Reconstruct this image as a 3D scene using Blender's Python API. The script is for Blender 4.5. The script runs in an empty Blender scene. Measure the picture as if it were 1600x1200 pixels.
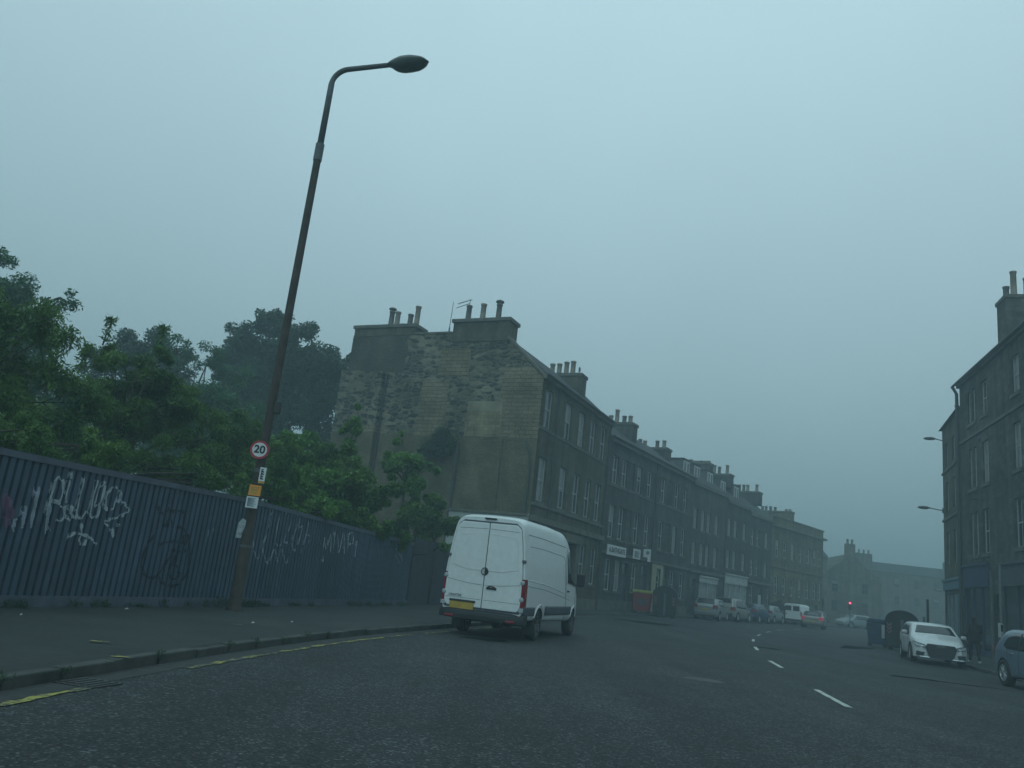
import bpy, bmesh, math, random
import numpy as np
from mathutils import Vector, Matrix
R = math.radians
scn = bpy.context.scene
C = scn.collection
# ------------------------------------------------------------------ camera
CAM_H, PITCH, ROLL = 1.3, R(13.7), R(6.49)
f = Vector((0, math.cos(PITCH), math.sin(PITCH)))
u0 = Vector((0, -math.sin(PITCH), math.cos(PITCH)))
r0 = Vector((1, 0, 0))
cr, sr = math.cos(ROLL), math.sin(ROLL)
rv = cr * r0 + sr * u0
uv = -sr * r0 + cr * u0
cam = bpy.data.cameras.new('camera')
co = bpy.data.objects.new('camera', cam)
C.objects.link(co)
m = Matrix((rv, uv, -f)).transposed().to_4x4()
m.translation = Vector((0, 0, CAM_H))
co.matrix_world = m
cam.sensor_width = 36
cam.lens = 36 * 1250 / 1600
cam.clip_start = 0.1
cam.clip_end = 4000
scn.camera = co
# ------------------------------------------------------------------ sky and sun
w = bpy.data.worlds.new('World')
scn.world = w
w.use_nodes = True
nt = w.node_tree
nt.nodes.clear()
out = nt.nodes.new('ShaderNodeOutputWorld')
bg = nt.nodes.new('ShaderNodeBackground')
sky = nt.nodes.new('ShaderNodeTexSky')
sky.sky_type = 'NISHITA'
sky.sun_disc = False
sky.sun_elevation = R(40)
sky.sun_rotation = R(200)
sky.air_density = 1.0
sky.dust_density = 4.0
tc = nt.nodes.new('ShaderNodeTexCoord')
sx = nt.nodes.new('ShaderNodeSeparateXYZ')
nt.links.new(tc.outputs['Generated'], sx.inputs[0])
ramp = nt.nodes.new('ShaderNodeValToRGB')      # overcast: paler overhead than at the horizon
SKY = [(0.0, (0.175, 0.31, 0.345)), (0.07, (0.215, 0.36, 0.40)), (0.27, (0.335, 0.51, 0.565)), (0.45, (0.43, 0.64, 0.71)), (0.63, (0.53, 0.77, 0.845)), (0.8, (0.53, 0.77, 0.845)), (1.0, (0.43, 0.65, 0.72))]
while len(ramp.color_ramp.elements) > 1: ramp.color_ramp.elements.remove(ramp.color_ramp.elements[-1])
ramp.color_ramp.elements[0].position = 0.0
ramp.color_ramp.elements[0].color = SKY[0][1] + (1,)
for p_, c_ in SKY[1:]:
    ramp.color_ramp.elements.new(p_).color = c_ + (1,)
nt.links.new(sx.outputs['Z'], ramp.inputs[0])
nz = nt.nodes.new('ShaderNodeTexNoise')
nz.inputs['Scale'].default_value = 1.6
nz.inputs['Detail'].default_value = 3
nt.links.new(tc.outputs['Generated'], nz.inputs['Vector'])
mr = nt.nodes.new('ShaderNodeMapRange')
mr.inputs['To Min'].default_value = 8.8
mr.inputs['To Max'].default_value = 11.2
nt.links.new(nz.outputs[0], mr.inputs['Value'])
mul = nt.nodes.new('ShaderNodeVectorMath')
mul.operation = 'SCALE'
nt.links.new(ramp.outputs[0], mul.inputs[0])
nt.links.new(mr.outputs[0], mul.inputs['Scale'])
mx = nt.nodes.new('ShaderNodeMix')
mx.data_type = 'RGBA'
mx.inputs['Factor'].default_value = 0.92
nt.links.new(sky.outputs[0], mx.inputs['A'])
nt.links.new(mul.outputs[0], mx.inputs['B'])
nt.links.new(mx.outputs['Result'], bg.inputs[0])
bg.inputs[1].default_value = 0.1
nt.links.new(bg.outputs[0], out.inputs[0])
sl = bpy.data.lights.new('sun', 'SUN')
sl.energy = 0.5
sl.angle = R(40)
sl.color = (0.45, 0.87, 1.0)
so = bpy.data.objects.new('sun', sl)
C.objects.link(so)
so.rotation_euler = (R(50), 0, R(-20))
scn.view_settings.view_transform = 'Standard'
scn.view_settings.look = 'None'
scn.view_settings.exposure = 0
scn.view_settings.gamma = 1
scn.render.engine = 'CYCLES'
scn.cycles.volume_bounces = 2

rnd = random.Random(7)
npr = np.random.default_rng(11)

# ------------------------------------------------------------------ materials
MATS = {}
def newmat(name):
    mt = bpy.data.materials.new(name)
    mt.use_nodes = True
    n = mt.node_tree
    b = n.nodes['Principled BSDF']
    MATS[name] = mt
    return mt, n, b
def N(n, t, **kw):
    x = n.nodes.new('ShaderNode' + t)
    for k, v in kw.items():
        if k in x.inputs.keys():
            x.inputs[k].default_value = v
        else:
            setattr(x, k, v)
    return x
def col(c): return (c[0], c[1], c[2], 1)
def mixc(n, fac, a, b, blend='MIX'):
    x = n.nodes.new('ShaderNodeMix'); x.data_type = 'RGBA'; x.blend_type = blend
    for s, v in (('Factor', fac), ('A', a), ('B', b)):
        if hasattr(v, 'links') or hasattr(v, 'is_linked'):
            n.links.new(v, x.inputs[s])
        else:
            x.inputs[s].default_value = v if s == 'Factor' else col(v)
    return x.outputs['Result']
def rampn(n, src, stops):
    x = n.nodes.new('ShaderNodeValToRGB')
    el = x.color_ramp.elements
    while len(el) > 1: el.remove(el[-1])
    el[0].position = stops[0][0]; el[0].color = col(stops[0][1]) if not isinstance(stops[0][1], float) else (stops[0][1],)*3+(1,)
    for p, c in stops[1:]:
        e = el.new(p); e.color = col(c) if not isinstance(c, float) else (c,)*3+(1,)
    n.links.new(src, x.inputs[0])
    return x.outputs[0]
def noise(n, vec, scale, detail=4, rough=0.6):
    x = N(n, 'TexNoise', Scale=scale, Detail=detail, Roughness=rough)
    n.links.new(vec, x.inputs['Vector'])
    return x.outputs[0]
def bump(n, b, h, strength=0.4, dist=0.02):
    x = N(n, 'Bump', Strength=strength, Distance=dist)
    n.links.new(h, x.inputs['Height'])
    n.links.new(x.outputs[0], b.inputs['Normal'])
def objc(n): return N(n, 'TexCoord').outputs['Object']

def simple(name, c, rough=0.6, metal=0.0, vary=0.25, scale=3.0, spec=0.5, coat=0.0, emit=None):
    mt, n, b = newmat(name)
    o = objc(n)
    nz1 = noise(n, o, scale, 5)
    d = tuple(x * (1 - vary) for x in c); l = tuple(min(1, x * (1 + vary)) for x in c)
    n.links.new(rampn(n, nz1, [(0.3, d), (0.7, l)]), b.inputs['Base Color'])
    b.inputs['Roughness'].default_value = rough
    b.inputs['Metallic'].default_value = metal
    b.inputs['Specular IOR Level'].default_value = spec
    b.inputs['Coat Weight'].default_value = coat
    if emit:
        b.inputs['Emission Color'].default_value = col(emit[0]); b.inputs['Emission Strength'].default_value = emit[1]
    return mt
def uvz(n):
    o = objc(n)
    s = N(n, 'SeparateXYZ'); n.links.new(o, s.inputs[0])
    a = N(n, 'Math', operation='ADD'); n.links.new(s.outputs[0], a.inputs[0]); n.links.new(s.outputs[1], a.inputs[1])
    c = N(n, 'CombineXYZ'); n.links.new(a.outputs[0], c.inputs[0]); n.links.new(s.outputs[2], c.inputs[1])
    return o, c.outputs[0], a.outputs[0], s.outputs[2]
def ashlar(name, c, bw=0.7, bh=0.3, vary=0.25, soot=0.5, green=0.0):
    mt, n, b = newmat(name)
    o, v, u, z = uvz(n)
    br = N(n, 'TexBrick', Scale=1.0)
    br.inputs['Brick Width'].default_value = bw; br.inputs['Row Height'].default_value = bh
    br.inputs['Mortar Size'].default_value = 0.008; br.inputs['Mortar Smooth'].default_value = 0.3
    br.inputs['Color1'].default_value = col([x * (1 - vary) for x in c]); br.inputs['Color2'].default_value = col([x * (1 + vary) for x in c])
    br.inputs['Mortar'].default_value = col([x * 0.62 for x in c])
    n.links.new(v, br.inputs['Vector'])
    n1 = noise(n, o, 0.55, 6, 0.65); n2 = noise(n, o, 7.0, 5)
    st = rampn(n, n1, [(0.33, 1 - soot), (0.62, 1.12)])
    x1 = mixc(n, 1.0, br.outputs['Color'], st, 'MULTIPLY')
    # rain streaks
    mp = N(n, 'Mapping'); mp.inputs['Scale'].default_value = (2.2, 2.2, 0.16); n.links.new(o, mp.inputs[0])
    n3 = noise(n, mp.outputs[0], 1.0, 5)
    x2 = mixc(n, 1.0, x1, rampn(n, n3, [(0.35, 0.62), (0.6, 1.06)]), 'MULTIPLY')
    x3 = mixc(n, 1.0, x2, rampn(n, n2, [(0.25, 0.8), (0.75, 1.15)]), 'MULTIPLY')
    n.links.new(x3, b.inputs['Base Color'])
    b.inputs['Roughness'].default_value = 0.9; b.inputs['Specular IOR Level'].default_value = 0.15
    ad = N(n, 'Math', operation='MULTIPLY_ADD'); n.links.new(br.outputs['Fac'], ad.inputs[0]); ad.inputs[1].default_value = -0.6; n.links.new(n2, ad.inputs[2])
    bump(n, b, ad.outputs[0], 0.5, 0.02)
    return mt
def rubble_gable():
    mt, n, b = newmat('rubble_gable')
    o, v, u, z = uvz(n)
    # irregular stones
    mp = N(n, 'Mapping'); mp.inputs['Scale'].default_value = (2.6, 5.6, 1); n.links.new(v, mp.inputs[0])
    nw = N(n, 'TexNoise', Scale=1.1, Detail=5.0); n.links.new(v, nw.inputs['Vector'])
    wv = N(n, 'VectorMath', operation='MULTIPLY_ADD'); n.links.new(nw.outputs['Color'], wv.inputs[0]); wv.inputs[1].default_value = (2.2, 1.6, 0); n.links.new(mp.outputs[0], wv.inputs[2])
    ve = N(n, 'TexVoronoi', feature='DISTANCE_TO_EDGE', Scale=1.0); n.links.new(wv.outputs[0], ve.inputs['Vector'])
    vc = N(n, 'TexVoronoi', Scale=1.0); n.links.new(wv.outputs[0], vc.inputs['Vector'])
    s = N(n, 'SeparateColor'); n.links.new(vc.outputs['Color'], s.inputs[0])
    area = noise(n, v, 0.42, 3)                  # where the dark whinstones cluster
    ad = N(n, 'Math', operation='MULTIPLY_ADD'); n.links.new(area, ad.inputs[0]); ad.inputs[1].default_value = 1.5; n.links.new(s.outputs[0], ad.inputs[2])
    stone = rampn(n, ad.outputs[0], [(0.86, (0.34, 0.28, 0.175)), (1.15, (0.24, 0.2, 0.14)), (1.32, (0.095, 0.085, 0.075)), (1.7, (0.045, 0.045, 0.048))])
    # range of ramp input is 0..1, so scale it
    sc = N(n, 'Math', operation='MULTIPLY'); n.links.new(ad.outputs[0], sc.inputs[0]); sc.inputs[1].default_value = 0.5
    rp = n.nodes[-1]
    stone = rampn(n, sc.outputs[0], [(0.36, (0.235, 0.21, 0.15)), (0.52, (0.145, 0.134, 0.10)), (0.66, (0.07, 0.068, 0.058)), (0.84, (0.03, 0.031, 0.032))])
    mort = rampn(n, ve.outputs['Distance'], [(0.02, 0.7), (0.12, 0.0)])
    rub = mixc(n, mort, stone, (0.19, 0.172, 0.125))
    # coursed sandstone panels (boxes in u = distance from the corner, z = height)
    br = N(n, 'TexBrick', Scale=1.0); br.inputs['Brick Width'].default_value = 0.62; br.inputs['Row Height'].default_value = 0.2
    br.inputs['Mortar Size'].default_value = 0.012; br.inputs['Color1'].default_value = (0.225, 0.198, 0.13, 1); br.inputs['Color2'].default_value = (0.175, 0.15, 0.092, 1); br.inputs['Mortar'].default_value = (0.06, 0.054, 0.042, 1)
    n.links.new(v, br.inputs['Vector'])
    ns = N(n, 'TexNoise', Scale=0.9, Detail=3.0); n.links.new(v, ns.inputs['Vector'])
    def jit(src, amp, off):
        a = N(n, 'Math', operation='MULTIPLY_ADD'); n.links.new(ns.outputs['Fac'], a.inputs[0]); a.inputs[1].default_value = amp
        n.links.new(src, a.inputs[2]); q = N(n, 'Math', operation='SUBTRACT'); n.links.new(a.outputs[0], q.inputs[0]); q.inputs[1].default_value = amp / 2 + off
        return q.outputs[0]
    def box(u0_, u1_, z0_, z1_):
        uj, zj = jit(u, 0.5, 0), jit(z, 0.5, 0)
        rs = []
        for src, a0, a1 in ((uj, u0_, u1_), (zj, z0_, z1_)):
            c1 = N(n, 'Math', operation='GREATER_THAN'); n.links.new(src, c1.inputs[0]); c1.inputs[1].default_value = a0
            c2 = N(n, 'Math', operation='LESS_THAN'); n.links.new(src, c2.inputs[0]); c2.inputs[1].default_value = a1
            rs += [c1.outputs[0], c2.outputs[0]]
        o_ = rs[0]
        for r_ in rs[1:]:
            mm = N(n, 'Math', operation='MULTIPLY'); n.links.new(o_, mm.inputs[0]); n.links.new(r_, mm.inputs[1]); o_ = mm.outputs[0]
        return o_
    cur = rub
    for bx in ((5.2, 6.9, 7.6, 10.9), (-0.5, 2.2, 7.6, 11.6), (2.2, 4.1, 7.6, 9.0), (4.2, 6.0, 11.2, 12.6), (8.8, 11.0, 6.0, 8.4)):
        cur = mixc(n, box(*bx), cur, br.outputs['Color'])
    # smooth cement render low down and on the left stack
    rn = noise(n, o, 1.1, 6)
    ren = rampn(n, rn, [(0.3, (0.085, 0.077, 0.05)), (0.7, (0.155, 0.136, 0.084))])
    cur = mixc(n, box(-1, 14, -2, 8.0), cur, ren)
    n6 = noise(n, o, 1.2, 5)
    ren2 = rampn(n, n6, [(0.3, (0.06, 0.06, 0.05)), (0.7, (0.10, 0.095, 0.072))])
    cur = mixc(n, box(8.1, 14, 11.4, 15), cur, ren2)
    n1 = noise(n, o, 0.5, 6); n2 = noise(n, o, 9, 5)
    cur = mixc(n, 1.0, cur, rampn(n, n1, [(0.33, 0.55), (0.62, 1.1)]), 'MULTIPLY')
    cur = mixc(n, 1.0, cur, rampn(n, n2, [(0.25, 0.75), (0.75, 1.2)]), 'MULTIPLY')
    n.links.new(cur, b.inputs['Base Color'])
    b.inputs['Roughness'].default_value = 0.93; b.inputs['Specular IOR Level'].default_value = 0.15
    ad2 = N(n, 'Math', operation='MULTIPLY_ADD'); n.links.new(mort, ad2.inputs[0]); ad2.inputs[1].default_value = -1.2; n.links.new(n2, ad2.inputs[2])
    bump(n, b, ad2.outputs[0], 0.45, 0.03)
    return mt
def asphalt():
    mt, n, b = newmat('asphalt')
    o = objc(n)
    v = N(n, 'TexVoronoi', Scale=52.0); n.links.new(o, v.inputs['Vector'])
    s = N(n, 'SeparateColor'); n.links.new(v.outputs['Color'], s.inputs[0])
    chips = rampn(n, s.outputs[0], [(0.0, (0.013, 0.016, 0.017)), (0.5, (0.028, 0.032, 0.034)), (0.86, (0.047, 0.052, 0.053)), (0.97, (0.14, 0.15, 0.15))])
    v2 = N(n, 'TexVoronoi', Scale=11.0); n.links.new(o, v2.inputs['Vector'])
    s2 = N(n, 'SeparateColor'); n.links.new(v2.outputs['Color'], s2.inputs[0])
    n1 = noise(n, o, 0.28, 5, 0.6); n2 = noise(n, o, 2.4, 6, 0.7); n4 = noise(n, o, 14, 4, 0.75)
    a = mixc(n, 1.0, chips, rampn(n, n1, [(0.32, 0.72), (0.68, 1.25)]), 'MULTIPLY')
    a = mixc(n, 1.0, a, rampn(n, n2, [(0.3, 0.78), (0.72, 1.2)]), 'MULTIPLY')
    a = mixc(n, 1.0, a, rampn(n, n4, [(0.3, 0.72), (0.7, 1.25)]), 'MULTIPLY')
    a = mixc(n, 1.0, a, rampn(n, s2.outputs[0], [(0.0, 0.88), (1.0, 1.12)]), 'MULTIPLY')
    mpt = N(n, 'Mapping'); mpt.inputs['Rotation'].default_value = (0, 0, R(14)); mpt.inputs['Scale'].default_value = (0.75, 0.045, 1); n.links.new(o, mpt.inputs[0])
    a = mixc(n, 1.0, a, rampn(n, noise(n, mpt.outputs[0], 1.0, 4), [(0.35, 0.74), (0.62, 1.14)]), 'MULTIPLY')   # worn wheel paths
    n5 = noise(n, o, 0.9, 6, 0.8)
    a = mixc(n, rampn(n, n5, [(0.54, 0.0), (0.72, 0.5)]), a, (0.030, 0.044, 0.022))   # moss
    n.links.new(a, b.inputs['Base Color'])
    b.inputs['Roughness'].default_value = 0.72; b.inputs['Specular IOR Level'].default_value = 0.35
    ad = N(n, 'Math', operation='ADD'); n.links.new(n4, ad.inputs[0]); n.links.new(v.outputs['Distance'], ad.inputs[1])
    bump(n, b, ad.outputs[0], 0.9, 0.02)
    return mt
def slabs():
    mt, n, b = newmat('paving')
    o = objc(n)
    mp = N(n, 'Mapping'); mp.inputs['Rotation'].default_value = (0, 0, R(-76)); n.links.new(o, mp.inputs[0])
    br = N(n, 'TexBrick', Scale=1.0); br.inputs['Brick Width'].default_value = 1.5; br.inputs['Row Height'].default_value = 1.15
    br.inputs['Mortar Size'].default_value = 0.012; br.inputs['Color1'].default_value = (0.020, 0.025, 0.023, 1); br.inputs['Color2'].default_value = (0.028, 0.033, 0.030, 1); br.inputs['Mortar'].default_value = (0.02, 0.024, 0.018, 1)
    n.links.new(mp.outputs[0], br.inputs['Vector'])
    n1 = noise(n, o, 0.6, 6); n2 = noise(n, o, 9, 6, 0.7)
    a = mixc(n, 1.0, br.outputs['Color'], rampn(n, n1, [(0.3, 0.6), (0.7, 1.25)]), 'MULTIPLY')
    a = mixc(n, 1.0, a, rampn(n, n2, [(0.3, 0.65), (0.7, 1.3)]), 'MULTIPLY')
    n.links.new(a, b.inputs['Base Color'])
    b.inputs['Roughness'].default_value = 0.85
    bump(n, b, n2, 0.5, 0.015)
    return mt
def paint(name, c, hole=0.5):
    mt, n, b = newmat(name)
    o = objc(n)
    n1 = noise(n, o, 22, 6, 0.75); n2 = noise(n, o, 3.0, 4)
    ad = N(n, 'Math', operation='ADD'); n.links.new(n1, ad.inputs[0]); n.links.new(n2, ad.inputs[1])
    hf = N(n, 'Math', operation='MULTIPLY'); n.links.new(ad.outputs[0], hf.inputs[0]); hf.inputs[1].default_value = 0.5
    a = mixc(n, rampn(n, hf.outputs[0], [(hole - 0.03, 1.0), (hole + 0.03, 0.0)]), c, (0.05, 0.052, 0.05))
    n.links.new(a, b.inputs['Base Color'])
    b.inputs['Roughness'].default_value = 0.8
    return mt
def leafmat(name, c1, c2, c3):
    mt, n, b = newmat(name)
    g = N(n, 'NewGeometry')
    o = objc(n)
    n1 = noise(n, o, 0.9, 3)
    a = mixc(n, g.outputs['Random Per Island'], c1, c2)
    a = mixc(n, rampn(n, n1, [(0.42, 0.0), (0.7, 0.85)]), a, c3)
    n.links.new(a, b.inputs['Base Color'])
    b.inputs['Roughness'].default_value = 0.5
    b.inputs['Specular IOR Level'].default_value = 0.4
    t = N(n, 'BsdfTranslucent'); n.links.new(a, t.inputs[0])
    ms = N(n, 'MixShader'); ms.inputs[0].default_value = 0.3
    n.links.new(b.outputs[0], ms.inputs[1]); n.links.new(t.outputs[0], ms.inputs[2])
    n.links.new(ms.outputs[0], n.nodes['Material Output'].inputs[0])
    return mt
def glass(name, c, rough=0.12):
    mt, n, b = newmat(name)
    o = objc(n)
    n1 = noise(n, o, 1.7, 2)
    n.links.new(rampn(n, n1, [(0.3, tuple(x * 0.6 for x in c)), (0.7, tuple(x * 1.4 for x in c))]), b.inputs['Base Color'])
    b.inputs['Roughness'].default_value = rough; b.inputs['Specular IOR Level'].default_value = 0.6
    bump(n, b, n1, 0.05, 0.02)
    return mt

M_ASPH = asphalt(); M_SLAB = slabs(); M_GABLE = rubble_gable()
M_KERB = simple('kerb_stone', (0.05, 0.053, 0.048), 0.85, vary=0.45, scale=2.5)
M_GUT = simple('gutter_setts', (0.026, 0.028, 0.027), 0.8, vary=0.4, scale=6)
M_EARTH = simple('earth', (0.05, 0.05, 0.035), 0.95, vary=0.5, scale=1.5)
M_YEL = paint('yellow_paint', (0.33, 0.30, 0.06), 0.525)
M_WHT = paint('white_road_paint', (0.5, 0.52, 0.48), 0.43)
M_PATCH = simple('fresh_tar', (0.012, 0.014, 0.015), 0.95, vary=0.4, scale=8, spec=0.05)
M_A1 = ashlar('ashlar_brown', (0.115, 0.105, 0.078), 0.75, 0.33, 0.16)
M_A2 = ashlar('ashlar_grey', (0.088, 0.092, 0.084), 0.7, 0.3, 0.14)
M_A3 = ashlar('ashlar_dark', (0.07, 0.075, 0.073), 0.7, 0.3, 0.14)
M_A6 = ashlar('ashlar_yellow', (0.15, 0.14, 0.09), 0.8, 0.32, 0.14)
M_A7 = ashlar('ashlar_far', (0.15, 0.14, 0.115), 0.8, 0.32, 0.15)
M_R1 = ashlar('rubble_grey', (0.10, 0.102, 0.09), 0.5, 0.24, 0.32)
M_TRIM = simple('dressed_stone', (0.10, 0.10, 0.088), 0.9, vary=0.35, scale=2)
M_TRIM1 = simple('dressed_stone_brown', (0.115, 0.105, 0.085), 0.9, vary=0.35, scale=2)
M_SLATE = simple('roof_slate', (0.03, 0.034, 0.037), 0.85, vary=0.3, scale=5)
M_POT = simple('clay_pot', (0.25, 0.21, 0.17), 0.85, vary=0.3, scale=5)
M_POTD = simple('sooty_pot', (0.12, 0.11, 0.10), 0.85, vary=0.3, scale=5)
M_FRAME = simple('white_window_paint', (0.42, 0.43, 0.41), 0.5, vary=0.12)
M_GLASS = glass('window_glass', (0.018, 0.022, 0.024))
M_GLASSM = glass('netted_glass', (0.045, 0.05, 0.052), 0.15)
M_GLASSP = glass('curtained_glass', (0.19, 0.2, 0.2), 0.3)
M_DOOR = simple('dark_door_paint', (0.025, 0.035, 0.045), 0.5)
M_BLACK = simple('black_metal', (0.012, 0.013, 0.014), 0.5)
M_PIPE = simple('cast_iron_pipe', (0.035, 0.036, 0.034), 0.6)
M_LEAD = simple('lead_flashing', (0.09, 0.095, 0.10), 0.6)
M_BARK = simple('bark', (0.05, 0.042, 0.032), 0.95, vary=0.4, scale=8)
M_LB = leafmat('leaf_bush', (0.034, 0.088, 0.018), (0.072, 0.165, 0.030), (0.15, 0.26, 0.045))
M_LY = leafmat('leaf_fresh', (0.052, 0.14, 0.024), (0.095, 0.23, 0.038), (0.17, 0.31, 0.05))
M_LD = leafmat('leaf_dark', (0.021, 0.049, 0.026), (0.034, 0.074, 0.036), (0.046, 0.095, 0.039))
M_LP = leafmat('leaf_pale', (0.034, 0.101, 0.046), (0.057, 0.149, 0.065), (0.081, 0.189, 0.078))

# ------------------------------------------------------------------ mesh helpers
def comb(mb, x0, rows, th, y0, y1):
    '''rows of print as one connected comb-shaped sheet: rows = [(z, half width), ...] from the top down'''
    o = [(x0, rows[0][0] + th), ]
    for z, w_ in rows:
        o += [(w_, z + th), (w_, z - th), (x0 + th * .6, z - th)]
    o[0] = (x0, rows[0][0] + th); o = o[:-1] + [(x0, rows[-1][0] - th)]
    mb.poly(o, y0, y1)
class MB:
    def __init__(s): s.v = []; s.f = []; s.m = []; s.mi = 0
    def quad(s, *p):
        i = len(s.v); s.v += [tuple(q) for q in p]; s.f.append(tuple(range(i, i + len(p)))); s.m.append(s.mi)
    def box(s, x0, x1, y0, y1, z0, z1, rot=None, org=None):
        i = len(s.v)
        p = [(x0, y0, z0), (x1, y0, z0), (x1, y1, z0), (x0, y1, z0), (x0, y0, z1), (x1, y0, z1), (x1, y1, z1), (x0, y1, z1)]
        if rot is not None: p = [tuple(rot @ Vector(q) + (org or Vector((0, 0, 0)))) for q in p]
        s.v += p
        for q in ((3, 2, 1, 0), (4, 5, 6, 7), (0, 1, 5, 4), (1, 2, 6, 5), (2, 3, 7, 6), (3, 0, 4, 7)):
            s.f.append(tuple(i + k for k in q)); s.m.append(s.mi)
    def tube(s, pts, rad, n=10, cap=True):
        pts = [Vector(p) for p in pts]
        if not hasattr(rad, '__len__'): rad = [rad] * len(pts)
        base = len(s.v); pt = None
        for k, p in enumerate(pts):
            t = (pts[min(k + 1, len(pts) - 1)] - pts[max(k - 1, 0)]).normalized()
            if pt is None:
                a = t.orthogonal().normalized()
            else:
                a = (a - a.dot(t) * t).normalized()
            pt = t
            b = t.cross(a)
            for j in range(n):
                an = 2 * math.pi * j / n
                s.v.append(tuple(p + rad[k] * (math.cos(an) * a + math.sin(an) * b)))
        for k in range(len(pts) - 1):
            for j in range(n):
                q = base + k * n
                s.f.append((q + j, q + (j + 1) % n, q + n + (j + 1) % n, q + n + j)); s.m.append(s.mi)
        if cap:
            s.f.append(tuple(base + j for j in reversed(range(n)))); s.m.append(s.mi)
            q = base + (len(pts) - 1) * n
            s.f.append(tuple(q + j for j in range(n))); s.m.append(s.mi)
    def lathe(s, prof, org=(0, 0, 0), axis='z', n=20):
        base = len(s.v)
        for r_, h in prof:
            for j in range(n):
                a = 2 * math.pi * j / n
                c_, s_ = r_ * math.cos(a), r_ * math.sin(a)
                p = (c_, s_, h) if axis == 'z' else ((c_, h, s_) if axis == 'y' else (h, c_, s_))
                s.v.append((p[0] + org[0], p[1] + org[1], p[2] + org[2]))
        for k in range(len(prof) - 1):
            for j in range(n):
                q = base + k * n
                s.f.append((q + j, q + (j + 1) % n, q + n + (j + 1) % n, q + n + j)); s.m.append(s.mi)
    def poly(s, pts2, y0, y1, plane='xz'):
        n = len(pts2); i = len(s.v)
        for y in (y0, y1):
            for a, b in pts2:
                s.v.append((a, y, b) if plane == 'xz' else ((y, a, b) if plane == 'yz' else (a, b, y)))
        s.f.append(tuple(i + k for k in range(n))); s.f.append(tuple(i + n + k for k in reversed(range(n)))); s.m += [s.mi] * 2
        for k in range(n):
            s.f.append((i + k, i + n + k, i + n + (k + 1) % n, i + (k + 1) % n)); s.m.append(s.mi)
    def build(s, name, mat, parent=None, smooth=False, bevel=0.0, fix=True):
        me = bpy.data.meshes.new(name)
        me.from_pydata(s.v, [], s.f)
        mats = mat if isinstance(mat, (list, tuple)) else [mat]
        for q in mats: me.materials.append(q)
        if len(mats) > 1: me.polygons.foreach_set('material_index', s.m)
        if fix:
            bm = bmesh.new(); bm.from_mesh(me)
            bmesh.ops.recalc_face_normals(bm, faces=bm.faces)
            bm.to_mesh(me); bm.free()
        if smooth: me.polygons.foreach_set('use_smooth', [True] * len(me.polygons))
        o = bpy.data.objects.new(name, me); C.objects.link(o)
        if parent: o.parent = parent
        if bevel:
            mo = o.modifiers.new('bevel', 'BEVEL'); mo.width = bevel; mo.segments = 2; mo.limit_method = 'ANGLE'
        if smooth == 'auto':
            pass
        return o
def autosmooth(o, ang=35):
    me = o.data
    me.polygons.foreach_set('use_smooth', [True] * len(me.polygons))
    bm = bmesh.new(); bm.from_mesh(me)
    for ed in bm.edges:
        if len(ed.link_faces) == 2 and ed.calc_face_angle(0) > R(ang): ed.smooth = False
    bm.to_mesh(me); bm.free()
    return o
def thing(name, label, cat, loc=(0, 0, 0), rz=0, group=None):
    o = bpy.data.objects.new(name, None); C.objects.link(o)
    o.location = loc; o.rotation_euler = (0, 0, rz); o.empty_display_size = 0.2
    o['label'] = label; o['category'] = cat
    if group: o['group'] = group
    return o
def tag(o, label=None, cat=None, group=None, kind=None):
    if label: o['label'] = label
    if cat: o['category'] = cat
    if group: o['group'] = group
    if kind: o['kind'] = kind
    return o
def text(s, size, mat, parent, loc, rot, name='lettering', ext=0.004, bold=0.0, sx=1.0):
    cu = bpy.data.curves.new('txt', 'FONT'); cu.body = s; cu.size = size; cu.extrude = ext; cu.align_x = 'CENTER'; cu.align_y = 'CENTER'; cu.offset = bold
    t = bpy.data.objects.new('txt', cu); C.objects.link(t)
    dg = bpy.context.evaluated_depsgraph_get()
    me = bpy.data.meshes.new_from_object(t.evaluated_get(dg))
    bpy.data.objects.remove(t)
    me.materials.clear(); me.materials.append(mat)
    o = bpy.data.objects.new(name, me); C.objects.link(o)
    o.parent = parent; o.location = loc; o.rotation_euler = rot; o.scale = (sx, 1, 1)
    return o

# ------------------------------------------------------------------ ground, road, pavements
def gz(x, y):
    d = math.hypot(x, y)
    return 0.0045 * max(0.0, d - 30) if d < 110 else 0.36
LK = [(-5.5, -12), (-4.9, -4), (-4.2, 3), (-3.77, 6.87), (-3.1, 11.65), (-2.2, 15.8), (-0.95, 20), (1.05, 27), (3.3, 36.0), (7.8, 46.9), (16.2, 60.6), (20.8, 67.1), (24.0, 71.6), (27.6, 76.1), (37, 86.3), (48, 96.5)]
RK = [(9.0, -12), (12, 0), (14.6, 10), (15.4, 18.1), (16.15, 22.9), (17.4, 29.1), (18.9, 33.1), (22.3, 42), (25.4, 49.5), (28.6, 53), (36, 59), (60, 76), (90, 96)]
def resample(pts, step=1.0):
    P = [Vector((a, b)) for a, b in pts]
    # catmull
    outp = []
    for i in range(len(P) - 1):
        p0 = P[max(i - 1, 0)]; p1 = P[i]; p2 = P[i + 1]; p3 = P[min(i + 2, len(P) - 1)]
        n = max(1, int((p2 - p1).length / step))
        for k in range(n):
            t = k / n
            outp.append(0.5 * ((2 * p1) + (-p0 + p2) * t + (2 * p0 - 5 * p1 + 4 * p2 - p3) * t * t + (-p0 + 3 * p1 - 3 * p2 + p3) * t ** 3))
    outp.append(P[-1])
    return outp
def offset(pts, d):
    o = []
    for i, p in enumerate(pts):
        t = (pts[min(i + 1, len(pts) - 1)] - pts[max(i - 1, 0)]).normalized()
        o.append(p + Vector((-t.y, t.x)) * d)    # + = left of travel
    return o
LKs, RKs = resample(LK, 0.8), resample(RK, 0.8)
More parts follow.
